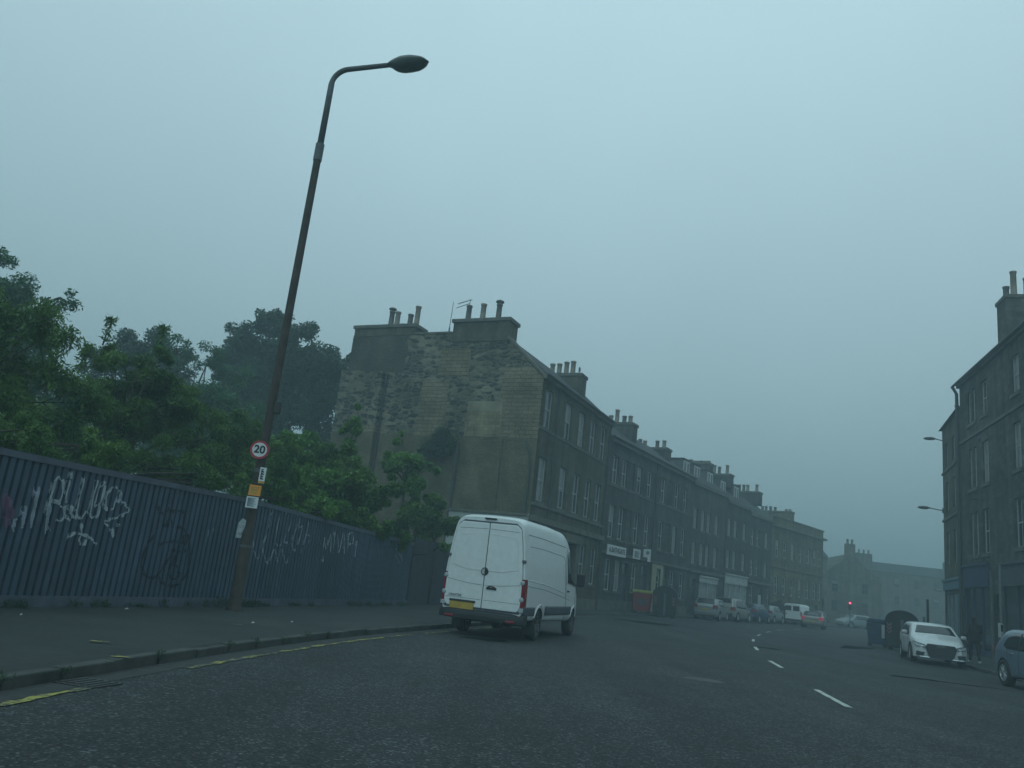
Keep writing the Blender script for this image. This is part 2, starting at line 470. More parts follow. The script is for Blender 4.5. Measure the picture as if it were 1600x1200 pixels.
def at_frac(pts, n):
    L = [0]
    for i in range(1, len(pts)): L.append(L[-1] + (pts[i] - pts[i - 1]).length)
    return [Vector((np.interp(t, L, [p.x for p in pts]), np.interp(t, L, [p.y for p in pts]))) for t in np.linspace(0, L[-1], n)]
def strip(a, b, za, zb, name, mat, parent=None, kind=None, across=1):
    mbb = MB(); n = len(a)
    for i in range(n):
        for k in range(across + 1):
            t = k / across
            p = a[i].lerp(b[i], t); z = za + (zb - za) * t
            mbb.v.append((p.x, p.y, gz(p.x, p.y) + z))
    for i in range(n - 1):
        for k in range(across):
            q = i * (across + 1) + k
            mbb.f.append((q, q + 1, q + across + 2, q + across + 1)); mbb.m.append(0)
    o = mbb.build(name, mat, parent, smooth=True)
    if kind: o['kind'] = kind
    return o
# wide ground sheet
g = MB(); nr = 40; rad = [0, 10, 20, 30, 45, 60, 80, 100, 111, 140, 200, 300, 450, 700]
for r_ in rad:
    for k in range(nr):
        a = 2 * math.pi * k / nr
        x, y = r_ * math.cos(a), r_ * math.sin(a)
        g.v.append((x, y, gz(x, y) - 0.06))
for i in range(len(rad) - 1):
    for k in range(nr):
        g.f.append((i * nr + k, i * nr + (k + 1) % nr, (i + 1) * nr + (k + 1) % nr, (i + 1) * nr + k)); g.m.append(0)
go = g.build('ground', M_EARTH, smooth=True); go['kind'] = 'structure'
nA = 220
road = strip(at_frac(LKs, nA), at_frac(RKs, nA), 0, 0, 'road', M_ASPH, kind='structure', across=14)
# left gutter channel, kerb, pavement
strip(offset(LKs, -0.0), offset(LKs, -0.30), 0.004, 0.004, 'gutter_channel', M_GUT, road)
def kerb(pts, side, name):
    mbb = MB(); a = pts; b = offset(pts, side * 0.14)
    for i in range(len(a) - 1):
        if rnd.random() < 0.02: continue
        z0 = gz(*a[i]); z1 = gz(*a[i + 1])
        j = rnd.uniform(-0.012, 0.012); j2 = rnd.uniform(-0.012, 0.012)
        h = 0.105
        A0, A1, B0, B1 = a[i], a[i + 1], b[i], b[i + 1]
        t = (A1 - A0).normalized() * 0.012
        A0 = A0 + t; A1 = A1 - t; B0 = B0 + t; B1 = B1 - t
        nrm = Vector((-t.y, t.x)).normalized() * side * j
        A0 = A0 + nrm; A1 = A1 + nrm
        low = [(A0.x, A0.y, z0 - 0.1), (A1.x, A1.y, z1 - 0.1), (A1.x, A1.y, z1 + h + j2), (A0.x, A0.y, z0 + h + j2)]
        up = [(B0.x, B0.y, z0 - 0.1), (B1.x, B1.y, z1 - 0.1), (B1.x, B1.y, z1 + h + j2), (B0.x, B0.y, z0 + h + j2)]
        k = len(mbb.v); mbb.v += low + up
        for q in ((0, 1, 2, 3), (7, 6, 5, 4), (3, 2, 6, 7), (0, 3, 7, 4), (2, 1, 5, 6)):
            mbb.f.append(tuple(k + w_ for w_ in q)); mbb.m.append(0)
    return mbb.build(name, M_KERB, bevel=0.015)
k1 = kerb(LKs, 1, 'kerb'); tag(k1, kind='structure')
k2 = kerb(RKs, -1, 'kerb'); tag(k2, kind='structure')
strip(offset(LKs, 0.14), offset(LKs, 7.5), 0.10, 0.12, 'pavement', M_SLAB, kind='structure', across=4)
strip(offset(RKs, -0.14), offset(RKs, -5.5), 0.10, 0.12, 'pavement', M_SLAB, kind='structure', across=4)
# worn yellow line
def line_on(pts, off, wdt, s0, s1, name, mat, wob=0.012, z=0.008, parent=road):
    c = offset(pts, off); L = [0]
    for i in range(1, len(c)): L.append(L[-1] + (c[i] - c[i - 1]).length)
    n = max(2, int((s1 - s0) / 0.12)); A = []; B = []
    for t in np.linspace(s0, s1, n):
        p = Vector((np.interp(t, L, [q.x for q in c]), np.interp(t, L, [q.y for q in c])))
        p2 = Vector((np.interp(t + .05, L, [q.x for q in c]), np.interp(t + .05, L, [q.y for q in c])))
        d = (p2 - p).normalized(); nn = Vector((-d.y, d.x))
        A.append(p + nn * (wdt / 2 + rnd.uniform(-wob, wob))); B.append(p - nn * (wdt / 2 + rnd.uniform(-wob, wob)))
    return strip(A, B, z, z, name, mat, parent)
for s0, s1 in ((8, 19.7), (21.3, 29.4), (30.2, 32.4), (33.6, 35.6), (50, 54)):
    line_on(LKs, -0.36, 0.085, s0, s1, 'yellow_line', M_YEL, 0.022)
# white centre dashes
CD = [((5.61, 12.75), (6.04, 15.09)), ((7.08, 19.72), (7.52, 21.85)), ((8.75, 26.6), (9.35, 28.7)), ((10.5, 32.5), (11.2, 34.6)), ((12.8, 39.0), (13.6, 41.0)), ((15.3, 45.2), (16.2, 47.1)), ((18.1, 51.6), (19.2, 53.4)), ((21.2, 57.2), (22.4, 59))]
for a, b in CD:
    A = [Vector(a).lerp(Vector(b), t) for t in np.linspace(0, 1, 12)]
    d = (A[-1] - A[0]).normalized(); nn = Vector((-d.y, d.x))
    strip([p + nn * (0.055 + rnd.uniform(-.006, .006)) for p in A], [p - nn * (0.055 + rnd.uniform(-.006, .006)) for p in A], 0.008, 0.008, 'centre_line_dash', M_WHT, road)
_tp = resample([(0.55, 3.5), (0.85, 8), (1.35, 14), (2.6, 22), (4.4, 30)], 0.25)
strip([p + Vector((0.005 + rnd.uniform(-.003, .004), 0)) for p in _tp], [p - Vector((0.005 + rnd.uniform(-.003, .004), 0)) for p in _tp], 0.005, 0.005, 'tar_seam', M_GUT, road)
# tar patches and covers
def patch(cx, cy, a, b, rz, name, mat, z=0.006, n=26):
    mbb = MB(); pts = []
    ph = rnd.uniform(0, 6)
    for k in range(n):
        t = 2 * math.pi * k / n
        rr = 1 + 0.18 * math.sin(3 * t + ph) + 0.12 * math.sin(5 * t + 2 * ph) + rnd.uniform(-.07, .07)
        x, y = a * rr * math.cos(t), b * rr * math.sin(t)
        X = cx + x * math.cos(rz) - y * math.sin(rz); Y = cy + x * math.sin(rz) + y * math.cos(rz)
        pts.append((X, Y, gz(X, Y) + z))
    mbb.quad(*pts)
    return mbb.build(name, mat, road)
patch(11.3, 21.5, 0.75, 0.28, R(-8), 'tar_patch', M_PATCH)
patch(12.4, 21.2, 0.7, 0.16, R(-14), 'tar_patch', M_PATCH)
patch(9.75, 28.7, 0.6, 0.28, R(0), 'tar_patch', M_PATCH)
patch(7.7, 39.6, 1.5, 1.2, R(40), 'tar_patch', M_PATCH)
patch(17.0, 38, 0.5, 2.4, R(-35), 'tar_patch', M_PATCH)
patch(0.1, 18.1, 0.5, 0.35, R(10), 'tar_patch', M_PATCH)
for x, y in ((-4.3, 9.6), (-4.0, 13.6), (-3.6, 8.6)):
    p = patch(x, y, 0.11, 0.035, R(20), 'yellow_survey_mark', M_YEL, z=0.125)

# ------------------------------------------------------------------ grass and weeds along fence foot
def leaves(cs, n, ll, lw, droop, name, mat, parent, seed, shell=0.55, flat=1.0, updir=0.0):
    """cs: list of (x,y,z,rx,ry,rz). every leaf is a small folded-looking diamond"""
    g_ = np.random.default_rng(seed)
    cs = np.array(cs, float); vol = (cs[:, 3] * cs[:, 4] * cs[:, 5]) ** (2 / 3); pr = vol / vol.sum()
    idx = g_.choice(len(cs), n, p=pr)
    d = g_.normal(size=(n, 3)); d /= np.linalg.norm(d, axis=1)[:, None]
    rr = g_.random(n) ** shell
    rr *= 1 + g_.normal(0, 0.10, n)
    P = cs[idx, :3] + d * rr[:, None] * cs[idx, 3:6]
    a = g_.normal(size=(n, 3)) + d * 0.9; a[:, 2] += -droop + updir; a /= np.linalg.norm(a, axis=1)[:, None]
    b = np.cross(a, g_.normal(size=(n, 3)) + np.array([0, 0, 1.2])); b /= (np.linalg.norm(b, axis=1)[:, None] + 1e-6)
    l = ll * (0.6 + 0.8 * g_.random(n))[:, None]; w_ = lw * (0.6 + 0.8 * g_.random(n))[:, None]
    V = np.empty((n, 4, 3))
    V[:, 0] = P - a * l * .5; V[:, 1] = P + b * w_ * .5 - a * l * .05; V[:, 2] = P + a * l * .5; V[:, 3] = P - b * w_ * .5 - a * l * .05
    me = bpy.data.meshes.new(name)
    me.vertices.add(n * 4); me.vertices.foreach_set('co', V.reshape(-1))
    me.loops.add(n * 4); me.loops.foreach_set('vertex_index', np.arange(n * 4))
    me.polygons.add(n); me.polygons.foreach_set('loop_start', np.arange(0, n * 4, 4)); me.polygons.foreach_set('loop_total', np.full(n, 4))
    me.update(); me.validate()
    me.materials.append(mat)
    o = bpy.data.objects.new(name, me); C.objects.link(o)
    if parent: o.parent = parent
    return o

# ------------------------------------------------------------------ corrugated fence
FP = [Vector(p) for p in ((-8.9, 5.0), (-7.04, 12.32), (-5.44, 17.93), (-4.15, 22.7), (-2.72, 27.6))]
FL = [0]
for i in range(1, 5): FL.append(FL[-1] + (FP[i] - FP[i - 1]).length)
def fpt(s): return Vector((np.interp(s, FL, [p.x for p in FP]), np.interp(s, FL, [p.y for p in FP])))
def fdir(s):
    t = (fpt(min(s + .3, FL[-1])) - fpt(max(s - .3, 0))).normalized(); return t
def ftop(s): return np.interp(s, [0, 7.5, 13.4, 23.2], [2.28, 2.33, 2.39, 2.16])
def corr(s):   # trapezoid profile depth toward the pavement
    q = (s / 0.145) % 1.0
    return np.interp(q, [0, .26, .31, .95, 1.0], [0, 0, .05, .05, 0])
def fp3(s, z, off=0.0):
    p = fpt(s); t = fdir(s); n = Vector((t.y, -t.x))
    q = p + n * (corr(s) + off)
    return (q.x, q.y, z)
fence = thing('corrugated_fence', 'long blue grey corrugated metal fence covered in graffiti along the left pavement', 'fence', (FP[0].x, FP[0].y, 0))
FO = Vector((FP[0].x, FP[0].y, 0))
def fsub(p): return (p[0] - FO.x, p[1] - FO.y, p[2])
mt, n_, b_ = newmat('fence_paint')
o_ = objc(n_); na = noise(n_, o_, 0.35, 4); nb = noise(n_, o_, 4, 6); mpz = N(n_, 'Mapping'); mpz.inputs['Scale'].default_value = (3, 3, .25); n_.links.new(o_, mpz.inputs[0]); nc = noise(n_, mpz.outputs[0], 1.5, 5)
a_ = rampn(n_, na, [(0.35, (0.046, 0.068, 0.096)), (0.65, (0.058, 0.088, 0.14))])
a_ = mixc(n_, 1.0, a_, rampn(n_, nb, [(0.25, 0.8), (0.75, 1.2)]), 'MULTIPLY')
a_ = mixc(n_, 1.0, a_, rampn(n_, nc, [(0.3, 0.7), (0.65, 1.12)]), 'MULTIPLY')
a_ = mixc(n_, rampn(n_, noise(n_, o_, 1.6, 6, 0.7), [(0.6, 0.0), (0.72, 0.45)]), a_, (0.055, 0.05, 0.042))
n_.links.new(a_, b_.inputs['Base Color']); b_.inputs['Roughness'].default_value = 0.55
M_FENCE = mt
M_FRAIL = simple('fence_rail', (0.075, 0.085, 0.115), 0.6, vary=0.3)
brk = [0, .26, .31, .95]
ss = sorted([(k + q) * 0.145 for k in range(int(FL[-1] / 0.145)) for q in brk])
# separate lapped sheets, about 2 m long each
sh_len = 0.145 * 14
i = 0
while ss:
    seg = [s for s in ss if s < (i + 1) * sh_len + 0.001]
    ss = [s for s in ss if s >= (i + 1) * sh_len - 0.001]
    if len(seg) < 3: break
    mbb = MB(); dz = rnd.uniform(-.012, .012); do = rnd.uniform(0, .006)
    for s in seg:
        zt = ftop(s) - 0.02 + dz
        for z in (0.27, 0.9, 1.6, zt):
            mbb.v.append(fsub(fp3(s, z, do)))
    for k in range(len(seg) - 1):
        for j in range(3):
            q = k * 4 + j
            mbb.f.append((q, q + 4, q + 5, q + 1)); mbb.m.append(0)
    mbb.build('sheet', M_FENCE, fence)
    i += 1
def fbar(z0f, z1f, o0, o1, name, mat, s0=0, s1=None):
    mbb = MB(); sv = np.linspace(s0, s1 or FL[-1], 40)
    for s in sv:
        p = fpt(s); t = fdir(s); n = Vector((t.y, -t.x))
        for o, zf in ((o0, z0f), (o1, z0f), (o1, z1f), (o0, z1f)):
            q = p + n * o; mbb.v.append(fsub((q.x, q.y, zf(s))))
    for k in range(len(sv) - 1):
        for j in range(4):
            q = k * 4; mbb.f.append((q + j, q + (j + 1) % 4, q + 4 + (j + 1) % 4, q + 4 + j)); mbb.m.append(0)
    mbb.f += [(0, 1, 2, 3), tuple(len(mbb.v) - 4 + j for j in (3, 2, 1, 0))]; mbb.m += [0, 0]
    return mbb.build(name, mat, fence)
fbar(lambda s: ftop(s) - 0.09, lambda s: ftop(s) + 0.01, -0.03, 0.075, 'top_rail', M_FRAIL)
fbar(lambda s: -0.1, lambda s: 0.275, -0.05, 0.07, 'base_board', M_FRAIL)
M_GW = simple('graffiti_white', (0.34, 0.38, 0.41), 0.6, vary=0.4, scale=9)
M_GW2 = simple('graffiti_pale', (0.25, 0.29, 0.34), 0.6, vary=0.3, scale=9)
M_GB = simple('graffiti_black', (0.012, 0.014, 0.018), 0.6)
M_GP = simple('graffiti_pink', (0.15, 0.075, 0.14), 0.6, vary=0.35, scale=6)
# strokes measured on the fence: (s along the fence, z)
GRAF = [([[(7.98, 1.19), (7.9, 1.48), (7.89, 1.77), (7.9, 2.02), (7.96, 2.09), (8.04, 2.04), (8.1, 1.87), (8.07, 1.69)], [(7.91, 1.71), (8.07, 1.69), (8.22, 1.58), (8.24, 1.46), (8.08, 1.42)], [(8.2, 1.66), (8.32, 1.47), (8.41, 1.46), (8.37, 1.63), (8.29, 1.67), (8.35, 1.57), (8.5, 1.5), (8.6, 1.51), (8.66, 1.63)], [(8.44, 2.15), (8.46, 1.95), (8.45, 1.74), (8.48, 1.56), (8.57, 1.49)], [(8.17, 2.2), (8.19, 2.09)], [(8.75, 2.15), (8.74, 1.93), (8.74, 1.72), (8.76, 1.59), (8.83, 1.53), (8.93, 1.58), (8.93, 1.74)], [(8.93, 2.15), (8.83, 2.0), (8.84, 1.73), (8.93, 1.8), (8.95, 2.09)], [(9.17, 2.1), (9.04, 1.97), (9.04, 1.81), (9.09, 1.71), (9.25, 1.73), (9.26, 1.83), (9.34, 2.01), (9.37, 1.9), (9.61, 1.78), (9.61, 1.71), (9.41, 1.6), (9.13, 1.51), (9.23, 1.43)], [(9.33, 1.84), (9.35, 2.01), (9.19, 2.1)], [(9.32, 1.41), (9.42, 1.25), (9.45, 1.31)], [(8.4, 1.12), (8.45, 1.21), (8.54, 1.26), (8.71, 1.25), (8.86, 1.22), (9.06, 1.12)], [(8.61, 1.42), (8.7, 1.27), (8.65, 1.17), (8.72, 1.11), (8.8, 1.11), (8.79, 1.18)], [(8.17, 2.06), (8.17, 1.88), (8.21, 1.71)], [(9.45, 1.49), (9.48, 1.46)]], 0.06, 'w', 'white scrawled graffiti tag on the left stretch of fence'), ([[(10.33, 1.9), (10.52, 1.78), (10.72, 1.89), (10.74, 1.53)], [(10.74, 1.83), (10.91, 1.88), (11.15, 1.86), (11.16, 1.69)], [(10.64, 1.55), (10.77, 1.71), (10.88, 1.54)], [(11.0, 1.58), (11.2, 1.57), (11.43, 1.41)], [(10.6, 1.21), (10.87, 1.29), (11.19, 1.31), (11.39, 1.28)], [(10.43, 1.39), (10.26, 1.12), (10.23, 0.86), (10.35, 0.69), (10.55, 0.62), (10.75, 0.68), (10.93, 0.95), (11.09, 1.17)], [(11.48, 1.16), (11.2, 1.12), (11.09, 0.9), (11.05, 0.72), (11.18, 0.61), (11.35, 0.67), (11.3, 0.82), (11.13, 0.9)], [(11.43, 1.41), (11.55, 1.11), (11.57, 0.74), (11.4, 0.52), (11.13, 0.49), (10.87, 0.57), (10.75, 0.68)], [(11.24, 1.45), (11.35, 1.28), (11.39, 1.45)]], 0.06, 'b', 'black looping graffiti tag left of the lamp post'), ([[(7.07, 1.71), (7.11, 1.51), (7.14, 1.35)], [(7.22, 1.55), (7.25, 1.36)], [(7.11, 1.67), (7.25, 1.25)]], 0.12, 'k', 'pink sprayed streaks at the far left end of the fence'), ([[(7.59, 1.88), (7.65, 1.5), (7.67, 1.26)], [(7.89, 1.62), (7.99, 1.24)], [(7.44, 1.57), (7.51, 1.25)], [(7.32, 1.37), (7.39, 1.19)]], 0.1, 'p', 'faded pale grey sprayed streaks beside the white tag'), ([[(13.59, 1.82), (13.67, 1.51), (13.96, 1.14), (14.08, 1.29)], [(14.24, 2.32), (14.22, 1.77), (14.11, 1.4), (14.48, 1.06), (14.64, 1.39), (14.92, 1.1), (14.96, 1.41), (15.29, 1.11), (15.4, 1.37)], [(14.69, 2.29), (14.59, 1.94), (14.66, 1.54), (14.89, 1.5), (14.95, 1.75)], [(14.86, 2.23), (15.14, 2.3), (15.23, 2.16), (15.11, 1.84), (15.01, 1.6), (15.21, 1.58)], [(15.38, 2.29), (15.59, 2.15), (15.45, 1.87), (15.41, 1.56), (15.62, 1.42), (15.74, 1.74), (15.77, 2.01), (15.58, 1.96)], [(16.05, 2.16), (16.04, 1.84), (15.92, 1.36)], [(15.92, 1.81), (16.22, 1.81), (16.26, 1.46)]], 0.05, 'p', 'pale thin graffiti tag just right of the lamp post'), ([[(17.18, 1.22), (17.05, 1.83), (17.24, 1.56), (17.38, 1.94), (17.54, 1.45)], [(17.59, 2.05), (17.72, 1.46)], [(17.81, 1.98), (18.03, 1.52), (18.13, 2.05), (18.38, 1.5)], [(18.44, 2.03), (18.58, 1.51)], [(18.44, 2.03), (18.67, 2.09), (18.82, 1.83), (18.51, 1.77)], [(19.05, 1.9), (19.06, 1.45)]], 0.06, 'w', 'short white upright graffiti tag half under the bushes'), ([[(21.93, 1.88), (22.51, 1.59), (22.24, 1.78)], [(22.39, 1.73), (22.62, 1.49)], [(21.95, 1.66), (22.43, 1.43)]], 0.035, 'p', 'faint small tag near the far end of the fence'), ([[(12.15, 1.66), (12.19, 1.47)], [(12.01, 1.61), (12.02, 1.48)]], 0.03, 'p', 'small pale marks left of the lamp post')]

def graf(strokes, wd, mat, label):
    mbb = MB()
    for st in strokes:
        # dense catmull of the stroke
        P = [Vector(p) for p in st]; D = []
        for i in range(len(P) - 1):
            p0 = P[max(i - 1, 0)]; p1 = P[i]; p2 = P[i + 1]; p3 = P[min(i + 2, len(P) - 1)]
            n = max(2, int((p2 - p1).length / 0.035))
            for k in range(n):
                t = k / n
                D.append(0.5 * ((2 * p1) + (-p0 + p2) * t + (2 * p0 - 5 * p1 + 4 * p2 - p3) * t * t + (-p0 + 3 * p1 - 3 * p2 + p3) * t ** 3))
        D.append(P[-1])
        prev = None
        for i, p in enumerate(D):
            t = (D[min(i + 1, len(D) - 1)] - D[max(i - 1, 0)])
            if t.length < 1e-6: continue
            t.normalize(); nn = Vector((-t.y, t.x)) * wd * 0.5 * (0.85 + 0.3 * math.sin(i * 0.7))
            row = []
            for q in (-1, -.33, .33, 1):
                a = p + nn * q
                row.append(fsub(fp3(a.x, a.y, 0.012)))
            k = len(mbb.v); mbb.v += row
            if prev is not None:
                for j in range(3): mbb.f.append((prev + j, prev + j + 1, k + j + 1, k + j)); mbb.m.append(0)
            prev = k
    o = mbb.build('graffiti', mat, fence, fix=False); o['label'] = label
    return o
for strokes, wd, mk, lb in GRAF: graf(strokes, wd, {'w': M_GW, 'p': M_GW2, 'b': M_GB, 'k': M_GP}[mk], lb)
# gully grating beside the kerb
_gp = offset(LKs, -0.02)[23]; _gm = MB(); _gm.box(-.2, .2, -.2, .2, -.02, .012)
for _k in range(5): _gm.box(-.17 + .075 * _k, -.13 + .075 * _k, -.17, .17, .012, .02)
_go = _gm.build('drain_grating', M_PIPE, road); _go.location = (_gp.x + .22, _gp.y, .002); _go.rotation_euler = (0, 0, R(-14))
_mh = MB(); _mh.lathe([(0, .012), (.26, .012), (.27, .006), (.33, .008), (.34, 0)], n=32); _mo = _mh.build('manhole_cover', M_PIPE, road); _mo.location = (3.86, 14.5, .001)
# weeds along the foot of the fence
wc = []
for k in range(60):
    s = rnd.uniform(1, 23); p = fpt(s); t = fdir(s)
    r_ = rnd.uniform(.04, .12); h = rnd.uniform(.04, .12) * (1.8 if 12.2 < s < 13.2 else 1)
    wc.append((p.x + t.y * (.12 + r_ / 2), p.y - t.x * (.12 + r_ / 2), 0.12 + h * .5, r_ * 1.4, r_ * 1.4, h))
wo = leaves(wc, 5200, 0.06, 0.012, -0.6, 'weeds', M_LD, None, 3, updir=1.0); tag(wo, 'low weeds and moss growing along the foot of the blue fence', 'weeds', kind='stuff')
wc = []
for k in range(16):
    i = rnd.randrange(8, 34); p = offset(LKs, 0.0)[i]
    wc.append((p.x, p.y, 0.06 + rnd.uniform(0, .06), .08, .08, .05))
wo = leaves(wc, 700, 0.05, 0.010, -0.6, 'kerb_weeds', M_LD, None, 4, updir=1.0); tag(wo, 'small tufts of grass in the joints of the left kerb', 'weeds', kind='stuff')
# litter
for k, (x, y) in enumerate(((-6.2, 11.3), (-3.5, 15.2), (-3.9, 14.1), (-6.0, 14.0))):
    mbb = MB(); a = .035 + .012 * k
    mbb.v = [(0, 0, 0), (a, .01, .012), (a * 1.1, a * .7, 0), (.01, a * .8, .018), (a * .5, a * .4, .03)]; mbb.f = [(0, 1, 4), (1, 2, 4), (2, 3, 4), (3, 0, 4)]; mbb.m = [0] * 4
    o = mbb.build('litter', M_FRAME); o.location = (x, y, 0.125)
    tag(o, ['white scrap of litter near the far left fence foot', 'white scrap of litter beside the lamp post, nearer the kerb', 'white scrap of litter on the pavement below the lamp post', 'white scrap of litter below the black graffiti'][k], 'litter', 'litter on the pavement')

# ------------------------------------------------------------------ lamp post with its signs
M_RUST = simple('rusty_brown_paint', (0.042, 0.031, 0.024), 0.8, vary=0.45, scale=5)
M_STEEL = simple('weathered_steel', (0.075, 0.085, 0.09), 0.6, vary=0.3, scale=3)
LX, LY = -5.02, 16.75
lamp = thing('street_lamp', 'tall rusty brown lamp post in front of the blue fence, arm over the road', 'street lamp', (LX, LY, 0.1))
z0 = 0.1
mbb = MB(); mbb.lathe([(0.0, -.1), (.15, -.1), (.15, .05), (.128, .09), (.122, 1.5), (.115, 1.56), (.10, 1.62), (.096, 1.7)], n=24); mbb.build('base', M_RUST, lamp, smooth=True)
mbb = MB(); mbb.lathe([(.096, 1.7), (.09, 5.0), (.082, 10.05)], n=20); mbb.build('column', M_RUST, lamp, smooth=True)
mbb = MB(); mbb.lathe([(.0, 10.0), (.098, 10.0), (.098, 10.38), (.1, 10.42), (.0, 10.42)], n=20); mbb.build('collar', M_STEEL, lamp, smooth=False)
pts = [(0, 0, 10.4), (0, 0, 12.0)]
for k in range(1, 9):
    a = k / 8 * R(82); pts.append((0.40 * (1 - math.cos(a)), 0, 12.0 + 0.40 * math.sin(a)))
pts.append((1.42, 0, 12.50))
mbb = MB(); mbb.tube(pts, [.075, .07] + [.062] * 8 + [.055], 14); arm = mbb.build('arm', M_STEEL, lamp, smooth=True)
arm.rotation_euler = (0, 0, R(-12))
mbb = MB(); mbb.tube([(0, 0, 2.78), (0, 0, 2.86)], .107, 16); mbb.build('clamp_band', M_STEEL, lamp)
mbb = MB(); mbb.tube([(0, 0, 1.25), (0, 0, 1.30)], .13, 16); mbb.build('clamp_band', M_STEEL, lamp)
mbb = MB(); mbb.box(.06, .2, -.05, .07, 4.05, 4.32); mbb.build('junction_box', M_BLACK, lamp, bevel=.02)
# lantern: bowl below, ribbed canopy above
lan = MB(); n = 20
for k in range(13):
    t = k / 12; x = 1.34 + .98 * t
    wd = .19 * (math.sin(math.pi * min(1, .18 + t * .82)) ** .55) * (1.0 if t < .9 else .55)
    wd = np.interp(t, [0, .12, .35, .6, .85, .95, 1], [.07, .14, .23, .24, .18, .11, .01])
    hu = np.interp(t, [0, .12, .35, .6, .85, 1], [.06, .11, .15, .14, .09, .0]); hd = np.interp(t, [0, .1, .2, .4, .75, .93, 1], [.03, .06, .16, .20, .18, .08, .0])
    for j in range(n):
        a = 2 * math.pi * j / n
        lan.v.append((x, wd * math.cos(a), 12.49 + .08 * (x - 1.34) + (hu if math.sin(a) > 0 else hd) * math.sin(a)))
lan2 = MB()
for k in range(12):
    for j in range(n):
        q = k * n
        tgt = lan if j < n // 2 else lan2
        tgt.f.append((q + j, q + (j + 1) % n, q + n + (j + 1) % n, q + n + j)); tgt.m.append(0)
lan2.v = list(lan.v)
lc = lan.build('lantern_canopy', simple('dull_grey_canopy', (0.14, 0.15, 0.14), .6, vary=.4, scale=9), lamp, smooth=True); lc.rotation_euler = (0, 0, R(-12))
lb = lan2.build('lantern_bowl', glass('lamp_bowl', (0.05, 0.06, 0.058), .25), lamp, smooth=True); lb.rotation_euler = (0, 0, R(-12))
# signs facing the camera
M_SW = simple('sign_white', (0.62, 0.64, 0.64), 0.45, vary=.06); M_SR = simple('sign_red', (0.40, 0.02, 0.03), 0.45, vary=.1); M_SK = simple('sign_black', (0.012, 0.012, 0.015), 0.5); M_SO = simple('sign_orange', (0.75, 0.27, 0.02), 0.5, vary=.08); M_SB = simple('sign_grey_text', (0.16, 0.19, 0.22), 0.6); M_SY = simple('sign_ochre', (0.42, 0.26, 0.05), .5)
face = math.atan2(LX, LY)     # turn toward the road user
def sgn(name, label, z, dx, dy=-.16, turn=0.0):
    return thing(name, label, 'sign', (LX + dx, LY + dy, z), -face * .9 + turn)
s20 = sgn('speed_limit_sign', 'round 20 speed limit sign, red ring on white, high on the brown lamp post', 3.34, -.03)
s20.scale = (.93, 1, .93)
mbb = MB(); mbb.lathe([(0, 0), (.205, 0), (.205, .006), (0, .006)], axis='y', n=40); mbb.build('red_ring', M_SR, s20)
mbb = MB(); mbb.lathe([(0, -.004), (.158, -.004), (.158, 0), (0, 0)], axis='y', n=40); mbb.build('white_disc', M_SW, s20)
text('20', .24, M_SK, s20, (0, -.006, 0), (R(90), 0, 0), 'numerals', .002, .008)
def plate(root, w_, h, mat, name='plate'):
    mbb = MB(); mbb.box(-w_ / 2, w_ / 2, 0, .006, -h / 2, h / 2); return mbb.build(name, mat, root)
p1 = sgn('parking_plate', 'narrow white parking plate with ochre foot below the round sign', 2.82, .12, -.15)
plate(p1, .125, .33, M_SW); mbb = MB(); mbb.box(-.0625, .0625, -.004, -.001, -.165, -.115); mbb.build('ochre_band', M_SY, p1)
mbb = MB(); comb(mbb, -.035, [(.125, .01), (.07, .025), (.02, .03), (-.03, .02), (-.075, .03)], .009, -.004, -.001)
mbb.build('print', M_SK, p1)
p2 = sgn('orange_notice', 'bright orange notice tied to the lamp post above a white one', 2.50, .03, -.165)
plate(p2, .235, .215, M_SO)
mbb = MB(); comb(mbb, -.085, [(.06, .085), (.0, .07), (-.06, .05)], .014, -.004, -.001)
mbb.build('print', M_SY, p2)
p3 = sgn('white_notice', 'white printed notice on the lamp post right under the orange one', 2.255, .015, -.165)
plate(p3, .235, .23, M_SW)
mbb = MB(); comb(mbb, -.09, [(.085 - k * .024, rnd.uniform(.03, .09)) for k in range(8)], .004, -.004, -.001)
mbb.build('print', M_SB, p3)
p4 = sgn('torn_poster', 'torn pale poster wrapped on the lamp post at head height', 1.72, -.115, -.075, R(-18))
mbb = MB(); pl = [(-.1, -.2), (.09, -.2), (.1, .02), (.12, .1), (.05, .17), (-.02, .2), (-.09, .1)]
mbb.poly(pl, 0, .004); mbb.build('paper', simple('poster_paper', (.33, .37, .38), .8, vary=.3, scale=12), p4)
mbb = MB()
for a_ in range(5): mbb.tube([(rnd.uniform(-.07, .07), -.004, rnd.uniform(-.17, .08)) for _ in range(3)], .006, 5)
mbb.build('scribble', M_SB, p4)

